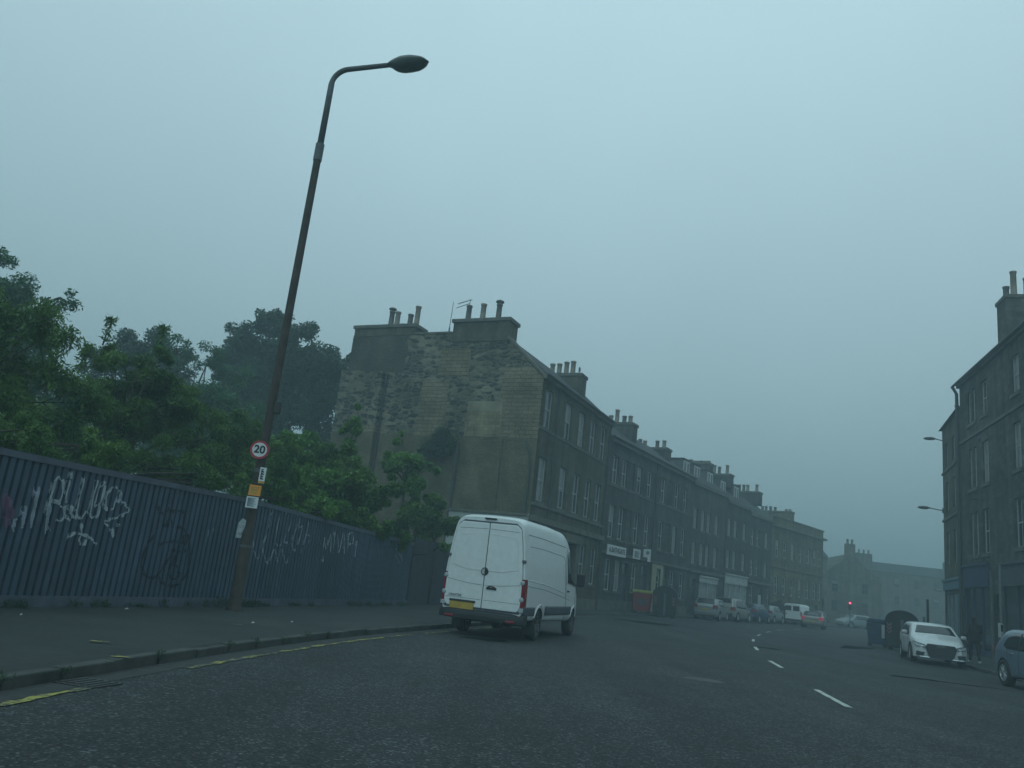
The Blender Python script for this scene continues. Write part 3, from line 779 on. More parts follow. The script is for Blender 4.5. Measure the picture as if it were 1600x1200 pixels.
# ------------------------------------------------------------------ buildings
K = 1.04
def zs(z): return (z - 1.3) * K + 1.3
def bld(name, label, P, heading=None, to=None, cat='building', group=None):
    if to is None: rz = R(90 - heading)
    else: rz = math.atan2(to[1] - P[1], to[0] - P[0])
    return thing(name, label, cat, (P[0], P[1], 0), rz, group)
def wallm(root, x0, x1, z0, z1, ops, mat, y=0.0, name='wall', rv=0.20, extra=None):
    """facade sheet with real openings and reveals"""
    xs = sorted({x0, x1, *[a for o in ops for a in o[:2]]}); zz = sorted({z0, z1, *[a for o in ops for a in o[2:4]]})
    mbb = MB()
    for i in range(len(xs) - 1):
        for j in range(len(zz) - 1):
            cx, cz = (xs[i] + xs[i + 1]) / 2, (zz[j] + zz[j + 1]) / 2
            if any(o[0] < cx < o[1] and o[2] < cz < o[3] for o in ops): continue
            mbb.quad((xs[i], y, zz[j]), (xs[i + 1], y, zz[j]), (xs[i + 1], y, zz[j + 1]), (xs[i], y, zz[j + 1]))
    for a, b, c, d in [o[:4] for o in ops]:
        mbb.quad((a, y, c), (a, y + rv, c), (a, y + rv, d), (a, y, d)); mbb.quad((b, y, c), (b, y, d), (b, y + rv, d), (b, y + rv, c))
        mbb.quad((a, y, d), (a, y + rv, d), (b, y + rv, d), (b, y, d)); mbb.quad((a, y, c), (b, y, c), (b, y + rv, c), (a, y + rv, c))
    if extra: extra(mbb)
    return mbb.build(name, mat, root, fix=False)
_wc = {}; _n = [0]
def window(root, xc, z0_, z1_, w_, pale=False, y=0.10, blind=False):
    key = (round(w_, 2), round(z1_ - z0_, 2)); h = z1_ - z0_
    if key not in _wc:
        a = MB(); t = .055
        a.box(-w_ / 2, -w_ / 2 + t, 0, .09, 0, h); a.box(w_ / 2 - t, w_ / 2, 0, .09, 0, h)
        a.box(-w_ / 2 + t, w_ / 2 - t, 0, .09, h - t, h); a.box(-w_ / 2 + t, w_ / 2 - t, 0, .09, 0, t * 1.3)
        a.box(-w_ / 2 + t, w_ / 2 - t, .01, .075, h / 2 - .03, h / 2 + .03)
        a.box(-.012, .012, .02, .06, t * 1.3, h / 2 - .03); a.box(-.012, .012, .02, .06, h / 2 + .03, h - t)
        fo = a.build('window', M_FRAME); b = MB(); b.box(-w_ / 2 + t, w_ / 2 - t, .035, .045, t, h - t); po = b.build('pane', M_GLASS)
        fo.name = 'proto_w'; po.name = 'proto_p'
        _wc[key] = (fo.data, po.data); bpy.data.objects.remove(fo); bpy.data.objects.remove(po)
    fd, pd = _wc[key]
    fo = bpy.data.objects.new('window', fd); C.objects.link(fo); fo.parent = root; fo.location = (xc, y, z0_)
    if pale and ('p' + str(key)) not in _wc:
        q = pd.copy(); q.materials.clear(); q.materials.append(M_GLASSP); _wc['p' + str(key)] = q
    _n[0] += 1
    if not pale and _n[0] % 3 == 1:
        if 'm' + str(key) not in _wc: q = pd.copy(); q.materials.clear(); q.materials.append(M_GLASSM); _wc['m' + str(key)] = q
        pd = _wc['m' + str(key)]
    if not pale and _n[0] % 5 == 2:
        bh = (z1_ - z0_) * (.25 + .1 * (_n[0] % 4)); bb = MB(); bb.box(-w_ / 2 + .06, w_ / 2 - .06, .028, .033, (z1_ - z0_) - .06 - bh, (z1_ - z0_) - .06); bb.build('blind', M_GLASSP, fo)
    po = bpy.data.objects.new('pane', _wc['p' + str(key)] if pale else pd); C.objects.link(po); po.parent = fo
    return fo
def sill(root, xc, z, w_, mat):
    pass
def band(root, x0, x1, z, h, d, mat, name='string_course', y=0.0):
    a = MB(); a.box(x0, x1, y - d, y - .003, z, z + h); return a.build(name, mat, root, bevel=.01)
def pot(st, x, y, z, h, r_, mat, cowl=False):
    a = MB(); pr = [(0, -.05), (r_ * 1.15, -.05), (r_ * 1.1, .06), (r_, .1), (r_ * .92, h - .12), (r_ * 1.12, h - .1), (r_ * 1.12, h - .02), (r_ * .8, h), (r_ * .75, h - .1)]
    a.lathe(pr, n=12)
    if cowl: a.lathe([(r_ * .8, h), (r_ * .8, h + .06), (r_ * 1.5, h + .08), (r_ * 1.3, h + .16), (0, h + .24)], n=14)
    o = a.build('chimney_pot', mat, st, smooth=True); o.location = (x, y, z); return o
def stack(root, x, y0_, y1_, z0_, z1_, th, pots, mat, cap=.07):
    a = MB(); a.box(x - th / 2, x + th / 2, y0_, y1_, z0_, z1_ - .2); s = a.build('chimney', mat, root)
    a = MB(); a.box(x - th / 2 - cap, x + th / 2 + cap, y0_ - cap, y1_ + cap, z1_ - .2, z1_); a.build('cope', M_TRIM, s, bevel=.03)
    for p in pots:
        pot(s, x + (p[3] if len(p) > 3 else 0), p[0], z1_, p[1], .15, M_POT if p[2] == 0 else M_POTD, p[2] == 2)
    return s
def roof(root, x0, x1, H, d, rh=2.1, run=2.4, mat=None):
    a = MB(); pr = [(-.22, H - .06), (run, H + rh), (d - run, H + rh), (d, H - .06)]
    a.poly([(p[0], p[1]) for p in pr], x0, x1, 'yz')
    return a.build('roof', mat or M_SLATE, root)
def gutter(root, x0, x1, H):
    a = MB(); a.tube([(x0, -.28, H - .02), (x1, -.28, H - .02)], .07, 8); return a.build('gutter', M_PIPE, root)
def pipe(root, pts, r_=.055):
    a = MB(); a.tube(pts, r_, 8)
    for k in range(len(pts) - 1):
        p, q = Vector(pts[k]), Vector(pts[k + 1])
        if abs(p.z - q.z) > 2:
            for t in np.arange(.05, 1, .22):
                c = p.lerp(q, t); a.tube([c + Vector((0, 0, -.05)), c + Vector((0, 0, .05))], r_ * 1.35, 8)
    return a.build('drainpipe_or_shade_strip', M_PIPE, root, smooth=False)
def door(root, xc, z0_, z1_, w_, mat=None, fan=True):
    h = z1_ - z0_; a = MB(); a.box(-w_ / 2, w_ / 2, 0, .05, 0, h * (.76 if fan else 1))
    for sx in (-1, 1):
        for zz in (.08, .42): a.box(sx * w_ * .25 - w_ * .17, sx * w_ * .25 + w_ * .17, -.015, 0, h * zz * .76 + .05, h * (zz + .3) * .76)
    o = a.build('door', mat or M_DOOR, root, bevel=.008); o.location = (xc, .14, z0_)
    if fan:
        a = MB(); a.box(-w_ / 2, w_ / 2, .01, .03, h * .77, h); q = a.build('fanlight', M_GLASS, o)
    a = MB(); a.lathe([(0, -.06), (.03, -.06), (.03, -.02), (.012, -.02), (.012, 0)], axis='y', n=10); q = a.build('handle', M_LEAD, o); q.location = (w_ * .38, 0, h * .36)
    return o
def back(root, L, d, H, mat):   # rear and far walls so the block is closed
    a = MB(); a.box(0.01, L - .01, .25, d, -.6, H - .05); return a.build('inner_wall', mat, root)
def facade(root, L, H, mat, rows, doors=(), extra_ops=(), z0_=-.6, d=11.0, blinds=(), pale=()):
    ops = []; 
    for (xs_, za, zb, w_) in rows:
        for x in xs_: ops.append((x * K - w_ / 2, x * K + w_ / 2, zs(za), zs(zb)))
    for (x, za, zb, w_) in doors: ops.append((x * K - w_ / 2, x * K + w_ / 2, zs(za), zs(zb)))
    ops += list(extra_ops)
    wallm(root, 0, L, z0_, H, ops, mat)
    k = 0
    for ri, (xs_, za, zb, w_) in enumerate(rows):
        for x in xs_:
            if (ri, x) in blinds:
                a = MB(); a.box(x * K - w_ / 2, x * K + w_ / 2, .08, .2, zs(za), zs(zb)); a.build('blind_window', mat, root)
            else: window(root, x * K, zs(za), zs(zb), w_, (ri, x) in pale or (k * 7 + ri) % 11 == 3)
            a = MB(); a.box(x * K - w_ / 2 - .08, x * K + w_ / 2 + .08, -.06, -.003, zs(za) - .14, zs(za)); a.build('window_sill', M_TRIM, root)
            k += 1
    for (x, za, zb, w_) in doors: door(root, x * K, zs(za), zs(zb), w_)
PALE = [(r_, x_) for r_ in (0, 1) for x_ in (.9, 2.5, 3.7, 5.5, .7, 2.05, 4.2)]
BP = {'b1': ((1.52, 37.96), 25.9, 10.9), 'b2': ((6.28, 47.79), 31.7, 16.1), 'b3': ((14.76, 61.52), 35, 8.0), 'b4': ((19.38, 68.11), 37, 5.6), 'b5': ((22.74, 72.58), 38.5, 5.8), 'b6': ((26.34, 77.12), 41.8, 13.6)}
# --- first terrace block with the rubble gable
L1 = BP['b1'][2]; H1 = zs(10.85)
b1 = bld('tenement', 'brown stone end terrace block whose patched rubble gable faces the camera', BP['b1'][0], BP['b1'][1])
facade(b1, L1, H1, M_A1, [((.95, 3.65, 5.65, 7.5, 9.3), 8.45, 10.3, .98), ((.95, 3.65, 5.65, 7.45, 9.2), 4.98, 7.02, .98), ((1.0, 3.4, 7.45, 9.3), 1.55, 3.52, .98)], doors=[(5.3, .15, 3.3, 1.3)])
GB = [(0, -.6), (0, zs(10.7)), (.1, zs(10.75)), (2.1 * K, zs(12.73)), (5.25 * K, zs(12.95)), (5.3 * K, zs(13.02)), (7.5 * K, zs(13.05)), (11.35 * K, zs(13.05)), (11.35 * K, -.6)]
a = MB(); a.poly(GB, -.02, .4, 'yz'); a.build('gable', M_GABLE, b1)
a = MB(); a.poly([(8.9 * K, -.6), (8.9 * K, zs(10.85)), (9.0 * K, zs(11.0)), (11.5 * K, zs(11.05)), (11.5 * K, -.6)], -.34, -.022, 'yz'); a.build('gable_thickening', M_GABLE, b1)
M_PAN = ashlar('brick_patch', (0.25, 0.215, 0.135), .45, .16, .2)
a = MB(); a.box(-.05, -.022, 1.95 * K, 3.85 * K, zs(7.75), zs(9.5)); a.build('infill_panel', M_PAN, b1)
M_REND = simple('cement_render', (0.20, 0.18, 0.12), .95, vary=.35, scale=1.1)
a = MB(); a.box(-.055, -.05, 1.95 * K, 3.85 * K, zs(9.0), zs(9.5)); a.build('infill_lintel', M_REND, b1)
back(b1, L1, 11.3 * K, zs(10.85), M_R1)
rf = roof(b1, .42, L1, H1, 11.35 * K, zs(12.75) - H1, 2.2)
a = MB()   # stone skew along the gable slope
a.poly([(-.12, zs(10.62)), (-.12, zs(10.78)), (2.12 * K, zs(12.86)), (2.12 * K, zs(12.7))], -.08, .5, 'yz'); a.build('skew', M_TRIM1, b1)
a = MB(); a.box(-.07, .46, 5.3 * K, 7.5 * K, zs(13.02), zs(13.12)); a.build('gable_cope', M_TRIM1, b1)
st = stack(b1, .45, 2.1 * K, 5.22 * K, zs(12.55), zs(13.75), 1.05, [(4.73 * K, .95, 1), (3.9 * K, 1.0, 0), (3.01 * K, .95, 2)], M_A1, .1)
st = stack(b1, .5, 7.5 * K, 11.3 * K, zs(13.0), zs(13.62), 1.1, [(9.43 * K, .98, 2), (9.05 * K, .93, 0), (8.62 * K, .2, 0), (8.23 * K, .75, 1), (7.82 * K, 1.2, 0)], M_A1, .09)
stack(b1, 7.7 * K, .9 * K, 3.6, zs(11.2), zs(12.98), .95, [(3.0, .72, 0), (2.55, .72, 0), (2.1, .82, 0), (1.68, .86, 0)], M_A1)
a = MB(); a.lathe([(0, 0), (.16, 0), (.16, .02), (0, .02)], axis='y', n=16); dd = a.build('satellite_dish', M_STEEL, b1); dd.location = (7.7 * K, 1.25, zs(13.3)); 
a = MB(); a.tube([(7.7 * K, 1.3, zs(12.9)), (7.7 * K, 1.3, zs(13.3))], .02, 6); a.build('dish_mast', M_STEEL, b1)
band(b1, -.02, L1, zs(8.26), .13, .06, M_TRIM1); band(b1, 0, L1, zs(4.72), .14, .10, M_TRIM1); band(b1, 0, L1, zs(4.0), .28, .16, M_TRIM1, 'cornice'); band(b1, 0, L1, -.4, 1.15, .05, M_TRIM1, 'plinth')
band(b1, -.1, L1 + .02, H1 - .22, .2, .2, M_TRIM1, 'eaves_cornice'); gutter(b1, -.15, L1, H1)
for sx in (-1, 1):
    a = MB(); a.box(5.3 * K + sx * .88 - .2, 5.3 * K + sx * .88 + .2, -.22, -.003, 0.0, zs(3.45)); a.build('door_pilaster', M_TRIM1, b1, bevel=.02)
a = MB(); a.box(5.3 * K - 1.2, 5.3 * K + 1.2, -.30, -.003, zs(3.45), zs(3.85)); a.build('door_entablature', M_TRIM1, b1, bevel=.02)
pipe(b1, [(2.05, -.08, H1 - .1), (2.05, -.08, .1)]); pipe(b1, [(L1 - .25, -.28, H1), (L1 - .25, -.08, H1 - .5), (L1 - .25, -.08, .1)])
pipe(b1, [(-.1, 4.1 * K, zs(7.4)), (-.1, 4.1 * K, .5)], .09); pipe(b1, [(-.1, 8.78 * K, zs(10.9)), (-.1, 8.78 * K, .5)], .06); pipe(b1, [(-.06, 1.75 * K, zs(7.7)), (-.06, 1.75 * K, 4.4)], .02)  # second run is a dark strip standing in for a shadow edge on the gable
pipe(b1, [(-.08, .55, zs(7.6)), (-.12, .42, zs(7.3)), (-.12, .3, zs(7.1)), (-.1, .22, zs(6.6)), (-.1, .22, 1)], .06)
# mast and TV aerial
tv = thing('tv_aerial', 'small forked tv aerial strapped to the gable chimney', 'aerial', (0, 0, 0)); tv.matrix_world = b1.matrix_basis @ Matrix.Translation((.45, 4.73 * K, zs(13.7)))
a = MB(); a.tube([(0, .06, 0), (0, 0, 1.35)], .018, 6); a.build('mast', M_STEEL, tv)
a = MB(); a.tube([(-.1, .75, .85), (0, 0, 1.12)], .018, 6); a.tube([(-.1, .65, 1.1), (.02, -.1, 1.32)], .018, 6)
for k in range(6): a.tube([(-.12, .7 - k * .12, 1.1 + .04 * k), (.1, .7 - k * .12, 1.12 + .04 * k)], .01, 5)
a.build('boom', M_STEEL, tv)
tv.location = (Matrix.Rotation(R(90 - 25.9), 3, 'Z') @ Vector((.45, 4.73 * K, 0))) + Vector((1.52, 37.96, zs(13.7))); tv.rotation_euler = (0, 0, R(64.1))
ms = thing('radio_mast', 'thin pole mast rising from the flat roof between the two gable chimneys', 'mast', (Matrix.Rotation(R(64.1), 3, 'Z') @ Vector((.8, 5.95 * K, 0))) + Vector((1.52, 37.96, zs(12.8))), 0)
a = MB(); a.tube([(0, 0, 0), (.0, 0, 1.0), (.03, 0, 2.35)], [.035, .022, .015], 6); a.build('pole', M_STEEL, ms)
a = MB(); a.tube([(0, 0, .5), (0, 0, .85)], .045, 6); a.build('sleeve', M_STEEL, ms)
# wall shrub clinging to the gable
g0 = b1.location.copy(); g0 = (Matrix.Rotation(R(64.1), 3, 'Z') @ Vector((-.35, 4.95 * K, 0))) + Vector((1.52, 37.96, 0))
sh = thing('wall_shrub', 'dark rounded shrub growing out of the rubble gable', 'shrub', (g0.x, g0.y, zs(6.9)))
leaves([(0, 0, .45, .6, .5, .75), (-.45, .1, .1, .6, .5, .45), (.35, -.1, .35, .5, .45, .55), (.1, 0, .9, .4, .35, .45), (-.8, .2, -.05, .35, .3, .25)], 9000, .10, .05, .1, 'foliage', M_LD, sh, 21)
a = MB(); a.tube([(.25, .3, -.5), (0, 0, .1), (-.1, 0, .8)], [.06, .05, .02], 6); a.tube([(0, 0, 0), (-.5, .1, .2)], [.04, .02], 6); a.build('stem', M_BARK, sh)
# pale hoarding at the foot of the gable
hd = thing('hoarding', 'off-white painted hoarding at the gable foot with red graffiti, behind the van', 'hoarding', (0, 0, 0), R(64.1)); hd.location = b1.location
a = MB(); a.box(-.22, -.10, .0, 4.2, .0, zs(4.28)); a.build('panel', simple('hoarding_white', (.30, .32, .30), .7, vary=.2), hd)
a = MB(); a.box(-.3, -.225, -.0, 4.2, zs(4.28) - .12, zs(4.28)); a.build('cap_rail', M_TRIM1, hd)
GR = MB()
for st_ in ([(2.1, 3.5), (1.9, 3.95), (2.2, 4.05), (2.0, 3.7)], [(1.7, 3.55), (1.75, 4.1), (1.5, 3.6), (1.45, 4.1)], [(1.2, 3.6), (1.0, 4.0), (1.25, 4.05), (1.2, 3.7)], [(.8, 3.6), (.7, 4.1), (.45, 3.6), (.5, 4.05)]):
    GR.tube([(-.228, p[0], p[1]) for p in st_], .02, 5)
GR.build('graffiti', simple('graffiti_red', (.25, .05, .07), .6), hd)

# --- second block
L2 = BP['b2'][2]; H2 = zs(10.1)
b2 = bld('tenement', 'long grey stone block with white fascia signs, next beyond the gable block', BP['b2'][0], BP['b2'][1])
T = (1.15, 2.55, 3.75, 5.0, 6.8, 9.4, 10.8, 12.15, 14.0)
facade(b2, L2, H2, M_A2, [(T, 7.45, 9.1, .88), (T, 4.32, 6.2, .88), ((1.2, 2.6, 5.2, 9.4, 12.2, 14.2), 1.35, 3.1, .9)], doors=[(3.85, .25, 3.05, 1.1), (6.9, .25, 3.1, 1.1), (10.95, .25, 3.2, 1.05)], blinds=[(0, 3.75), (0, 10.8), (1, 3.75), (1, 10.8)])
back(b2, L2, 11, H2, M_R1); roof(b2, 0, L2, H2, 11, 1.7, 2.2)
band(b2, 0, L2, zs(7.25), .12, .06, M_TRIM); band(b2, 0, L2, zs(3.38), .16, .1, M_TRIM); band(b2, 0, L2, H2 - .3, .28, .22, M_TRIM, 'eaves_cornice'); gutter(b2, 0, L2, H2); band(b2, 0, L2, -.4, 1.2, .05, M_TRIM, 'plinth')
pipe(b2, [(8.2, -.08, H2 - .1), (8.2, -.08, .1)]); 
ops_y = [(9.4 * K - .45, 9.4 * K + .45, zs(1.35), zs(3.1))]
wallm(b2, 8.15 * K, 10.2 * K, .3, zs(3.36), ops_y, simple('cream_masonry_paint', (.30, .29, .19), .8, vary=.15), y=-.055, name='painted_front', rv=.05)
stack(b2, 5.8 * K, .9 * K, 4.0, zs(10.9), zs(12.1), 1.0, [(3.2, .5, 0), (2.75, .6, 0), (2.3, 1.0, 0), (1.75, .55, 1), (1.3, .55, 0)], M_A2)
stack(b2, 12.5 * K, .9 * K, 4.6, zs(10.9), zs(11.75), 1.0, [(4.2, .4, 0), (3.7, .6, 1), (3.3, .72, 1), (2.9, .6, 0), (1.9, .6, 1), (1.35, .62, 0)], M_A2)
for (x, z, w_, h, t_, nm, lb) in ((1.95, 3.62, 2.85, .5, 'A.BATHGATE', 'shop_sign', 'long white fascia board lettered A.BATHGATE on the grey block'), (5.1, 3.7, 1.15, .52, 'SHOP\nFITTERS', 'shop_sign', 'small square white sign right of the long white fascia board')):
    R3 = Matrix.Rotation(R(90 - 31.7), 3, 'Z'); p = R3 @ Vector((x * K, -.13, 0))
    sgx = thing(nm, lb, 'sign', (b2.location.x + p.x, b2.location.y + p.y, zs(z)), R(90 - 31.7))
    a = MB(); a.box(-w_ / 2, w_ / 2, -.04, .02, -h / 2 * 1.2, h / 2 * 1.2); a.build('board', M_SW, sgx)
    if t_.startswith('A'): text(t_, .42, M_SK, sgx, (0, -.046, 0), (R(90), 0, 0), 'lettering', .003, .012, .98)
    else:
        a = MB(); comb(a, -.42, [(.15, .35), (.04, .42), (-.07, .3), (-.18, .4)], .03, -.05, -.041)
        a.build('small_print', M_SB, sgx)
p = R3 @ Vector((6.2 * K, -.45, 0))
sgx = thing('projecting_sign', 'white stepped sign sticking out beside the small square sign', 'sign', (b2.location.x + p.x, b2.location.y + p.y, zs(3.75)), R(90 - 31.7))
a = MB(); a.poly([(-.2, -.15), (.30, -.15), (.30, .38), (-.2, .38)], -.02, .02, 'yz'); a.poly([(-.2, -.42), (.0, -.42), (.0, -.15), (-.2, -.15)], -.02, .02, 'yz'); a.build('board', M_SW, sgx)
a = MB(); a.lathe([(0, -.026), (.12, -.026), (.12, -.021), (0, -.021)], axis='x', n=14, org=(0, -.0, .15)); a.build('round_mark', M_SB, sgx)
a = MB(); a.tube([(0, .42, .3), (0, .46, .3)], .02, 6); a.build('bracket', M_BLACK, sgx)

# --- third to sixth blocks
def dormer(root, x, w_, H, h=1.25):
    a = MB(); y0_, y1_ = .75, 2.6; a.box(x - w_ / 2, x + w_ / 2, y0_, y1_, H + .35, H + .35 + h); o = a.build('dormer', M_LEAD, root)
    a = MB(); a.box(x - w_ / 2 - .08, x + w_ / 2 + .08, y0_ - .1, y1_, H + .35 + h, H + .45 + h); a.build('dormer_roof', M_SLATE, o)
    a = MB(); t = .08
    a.box(x - w_ / 2 + .08, x + w_ / 2 - .08, y0_ - .05, y0_ - .003, H + .45, H + .28 + h)
    for sx in (-.25, .25): pass
    a.build('dormer_frame', M_FRAME, o)
    a = MB()
    for sx in (-1, 1): a.box(x + sx * w_ * .22 - w_ * .14, x + sx * w_ * .22 + w_ * .14, y0_ - .056, y0_ - .051, H + .58, H + .16 + h)
    a.build('dormer_glass', M_GLASS, o)
L3 = BP['b3'][2]; H3 = zs(9.95)
b3 = bld('tenement', 'grey block with three roof dormers and a pale shopfront beyond the long grey block', BP['b3'][0], BP['b3'][1])
facade(b3, L3, H3, M_A2, [((.9, 2.5, 3.7, 5.5), 6.5, 8.0, .8), ((.9, 2.5, 3.7, 5.5), 3.95, 5.5, .8)], pale=PALE, doors=[(1.2, .3, 2.9, 1.0)], extra_ops=[(2.45, 6.35, .7, zs(3.0))])
def shopfront(root, x0, x1, z0_, z1_, mat, fh=.45, n=3, dark=False, y=.06, name='shopfront'):
    a = MB(); a.box(x0, x1, y - .14, y + .0, z1_ - fh, z1_)
    a.box(x0, x1, y, y + .06, z0_, z0_ + .45)
    for k in range(n + 1):
        xx = x0 + (x1 - x0) * k / n; a.box(max(x0, xx - .06), min(x1, xx + .06), y - .04, y + .06, z0_ + .45, z1_ - fh)
    o = a.build(name, mat, root)
    a = MB(); a.box(x0 + .02, x1 - .02, y + .02, y + .03, z0_ + .45, z1_ - fh); a.build('shop_glass', M_GLASS if dark else M_GLASSP, o)
    a = MB(); a.box(x0 - .05, x1 + .05, y - .22, y - .141, z1_ - .06, z1_ + .06); a.build('shop_cornice', mat, o)
    return o
M_SHOPW = simple('pale_shop_paint', (.36, .385, .375), .6); M_SHOPB = simple('light_blue_shop_paint', (.085, .17, .22), .6, vary=.1); M_SHOPN = simple('navy_shop_paint', (.018, .03, .085), .55); M_SHOPG = simple('slate_shop_paint', (.05, .065, .075), .55)
shopfront(b3, 2.45, 6.35, .3, zs(3.15), M_SHOPW, .45, 2)
back(b3, L3, 11, H3, M_R1); roof(b3, 0, L3, H3, 11, 1.9, 2.2)
band(b3, 0, L3, H3 - .26, .24, .2, M_TRIM, 'eaves_cornice'); band(b3, 0, L3, zs(3.35), .2, .12, M_TRIM); pipe(b3, [(L3 - .15, -.08, H3), (L3 - .15, -.08, .2)])
for x in (.3, 2.6, 5.6): dormer(b3, x, 1.35, H3)
stack(b3, 6.0 * K, .9, 3.9, zs(11), zs(12.3), .9, [(3.7 - .32 * k, .22 if k != 3 else .32, 1 if k % 3 == 0 else 0) for k in range(9)], M_A2)
L4 = BP['b4'][2]; H4 = zs(9.65)
b4 = bld('tenement', 'narrow dark block with tall white shopfront, two dormers above', BP['b4'][0], BP['b4'][1])
facade(b4, L4, H4, M_A3, [((.7, 2.05, 4.2), 6.75, 8.15, .75), ((.7, 2.05, 4.2), 4.2, 5.6, .75)], pale=PALE, extra_ops=[(.15, L4 - .2, .7, zs(3.2))])
shopfront(b4, .15, L4 - .2, .3, zs(3.7), M_SHOPW, .75, 4)
back(b4, L4, 11, H4, M_R1); roof(b4, 0, L4, H4, 11, 1.9, 2.2); band(b4, 0, L4, H4 - .26, .24, .2, M_TRIM, 'eaves_cornice')
for x in (.7, 3.9): dormer(b4, x, 1.2, H4 + .1)
stack(b4, 3.0 * K, .9, 3.4, zs(11), zs(12.2), .9, [(3.0, .8, 1), (2.55, .85, 0), (2.1, .7, 1), (1.35, .85, 0)], M_A3)
L5 = BP['b5'][2]; H5 = zs(9.3)
b5 = bld('tenement', 'dark narrow block with a pale doorway between the white shopfront and the yellowish block', BP['b5'][0], BP['b5'][1])
facade(b5, L5, H5, M_A3, [((.8, 2.05, 4.2), 6.6, 7.95, .75), ((.8, 2.05, 4.2), 4.0, 5.3, .75), ((1.0, 5.0), 1.6, 3.0, .8)], extra_ops=[(2.6 * K, 3.7 * K, .35, zs(3.1))])
door(b5, 3.15 * K, .35, zs(3.1), 1.1 * K, M_SHOPW); back(b5, L5, 11, H5, M_R1); roof(b5, 0, L5, H5, 11, 1.8, 2.2); band(b5, 0, L5, H5 - .26, .24, .2, M_TRIM, 'eaves_cornice'); band(b5, 0, L5, zs(3.35), .2, .12, M_TRIM)
stack(b5, 4.7 * K, .9, 3.8, zs(10.5), zs(11.75), .9, [(3.4, .7, 1), (3.05, .7, 1), (2.6, .7, 1), (2.2, .7, 0), (1.3, .75, 0)], M_A3)
L6 = BP['b6'][2]; H6 = zs(9.83)
b6 = bld('tenement', 'long yellowish stone block with flat parapet at the far end of the left row', BP['b6'][0], BP['b6'][1])
X6 = (1.3, 3.1, 5.0, 7.0, 9.0, 10.8, 12.2)
facade(b6, L6, H6, M_A6, [(X6, 6.1, 7.6, .8), (X6, 2.75, 4.35, .8)], doors=[(2.2, .4, 2.2, 1), (7.0, .4, 2.2, 1.0), (11.5, .4, 2.2, 1)])
back(b6, L6, 11, H6 - .3, M_A6); band(b6, -.05, L6 + .3, zs(8.82), .22, .35, M_TRIM1, 'cornice'); band(b6, 0, L6 + .1, H6 - .1, .12, .1, M_TRIM1, 'parapet_cope'); band(b6, 0, L6, zs(5.1), .15, .1, M_TRIM1)
a = MB(); a.box(-.0, L6 + .0, .0, .35, H6, H6 + .02); a.build('parapet_top', M_TRIM1, b6)
stack(b6, 7.0 * K, .93, 4.6, zs(8.9), zs(11.0), .9, [(4.2, .5, 1), (3.8, .5, 1), (3.3, .5, 1), (2.8, .45, 1), (1.6, .25, 0), (1.2, .25, 0)], M_A6)
# --- far things
def simple_block(name, label, P, hd_, L, H, d, mat, gable=False, stacks=(), wins=()):
    b = bld(name, label, P, hd_)
    ops = [(x - .4, x + .4, z, z + 1.4) for x, z in wins]
    wallm(b, 0, L, -.5, H, ops, mat)
    for x, z in wins:
        wo_ = window(b, x, z, z + 1.4, .8)
        if 'far' not in _wc: _q = wo_.data.copy(); _q.materials.clear(); _q.materials.append(M_LEAD); _wc['far'] = _q
        wo_.data = _wc['far']
    a = MB(); a.box(.01, L - .01, .25, d, -.5, H - .02); a.build('inner_wall', mat, b)
    a = MB()
    if gable: a.poly([(0, H), (L * .5, H + gable), (L, H)], .0, d, 'xz'); a.build('gable_roof', mat, b)
    else: a.poly([(-.2, H), (3, H + 1.6), (d - 3, H + 1.6), (d, H)], 0, L, 'yz'); a.build('roof', M_SLATE, b)
    for (x, y, z1_, w_, dd_, pn) in stacks:
        a = MB(); a.box(x - w_ / 2, x + w_ / 2, y, y + dd_, H - .5, z1_); s = a.build('chimney', mat, b)
        for k in range(pn): pot(s, x - w_ / 2 + w_ * (k + .5) / pn, y + dd_ / 2, z1_, .6, .15, M_POTD)
    return b
fw = lambda xs_, zz: [(x, z) for x in xs_ for z in zz]
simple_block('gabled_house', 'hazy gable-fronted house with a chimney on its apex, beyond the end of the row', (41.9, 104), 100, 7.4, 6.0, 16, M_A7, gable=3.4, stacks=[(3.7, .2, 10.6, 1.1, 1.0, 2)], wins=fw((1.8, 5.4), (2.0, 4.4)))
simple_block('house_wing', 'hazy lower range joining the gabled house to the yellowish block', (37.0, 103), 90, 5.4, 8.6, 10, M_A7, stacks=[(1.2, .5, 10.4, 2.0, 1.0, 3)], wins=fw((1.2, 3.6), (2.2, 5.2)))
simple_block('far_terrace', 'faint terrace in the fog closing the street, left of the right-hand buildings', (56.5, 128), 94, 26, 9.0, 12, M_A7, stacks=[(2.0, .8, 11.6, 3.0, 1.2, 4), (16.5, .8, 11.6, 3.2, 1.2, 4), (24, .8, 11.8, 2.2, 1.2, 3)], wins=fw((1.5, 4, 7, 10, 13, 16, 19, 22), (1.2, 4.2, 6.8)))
simple_block('far_cottage', 'faint low pale building between the gabled house and the foggy terrace', (49.6, 118), 94, 6.5, 6.5, 8, M_A7, wins=fw((1.2, 3.2, 5.2), (1.2, 4.0)))

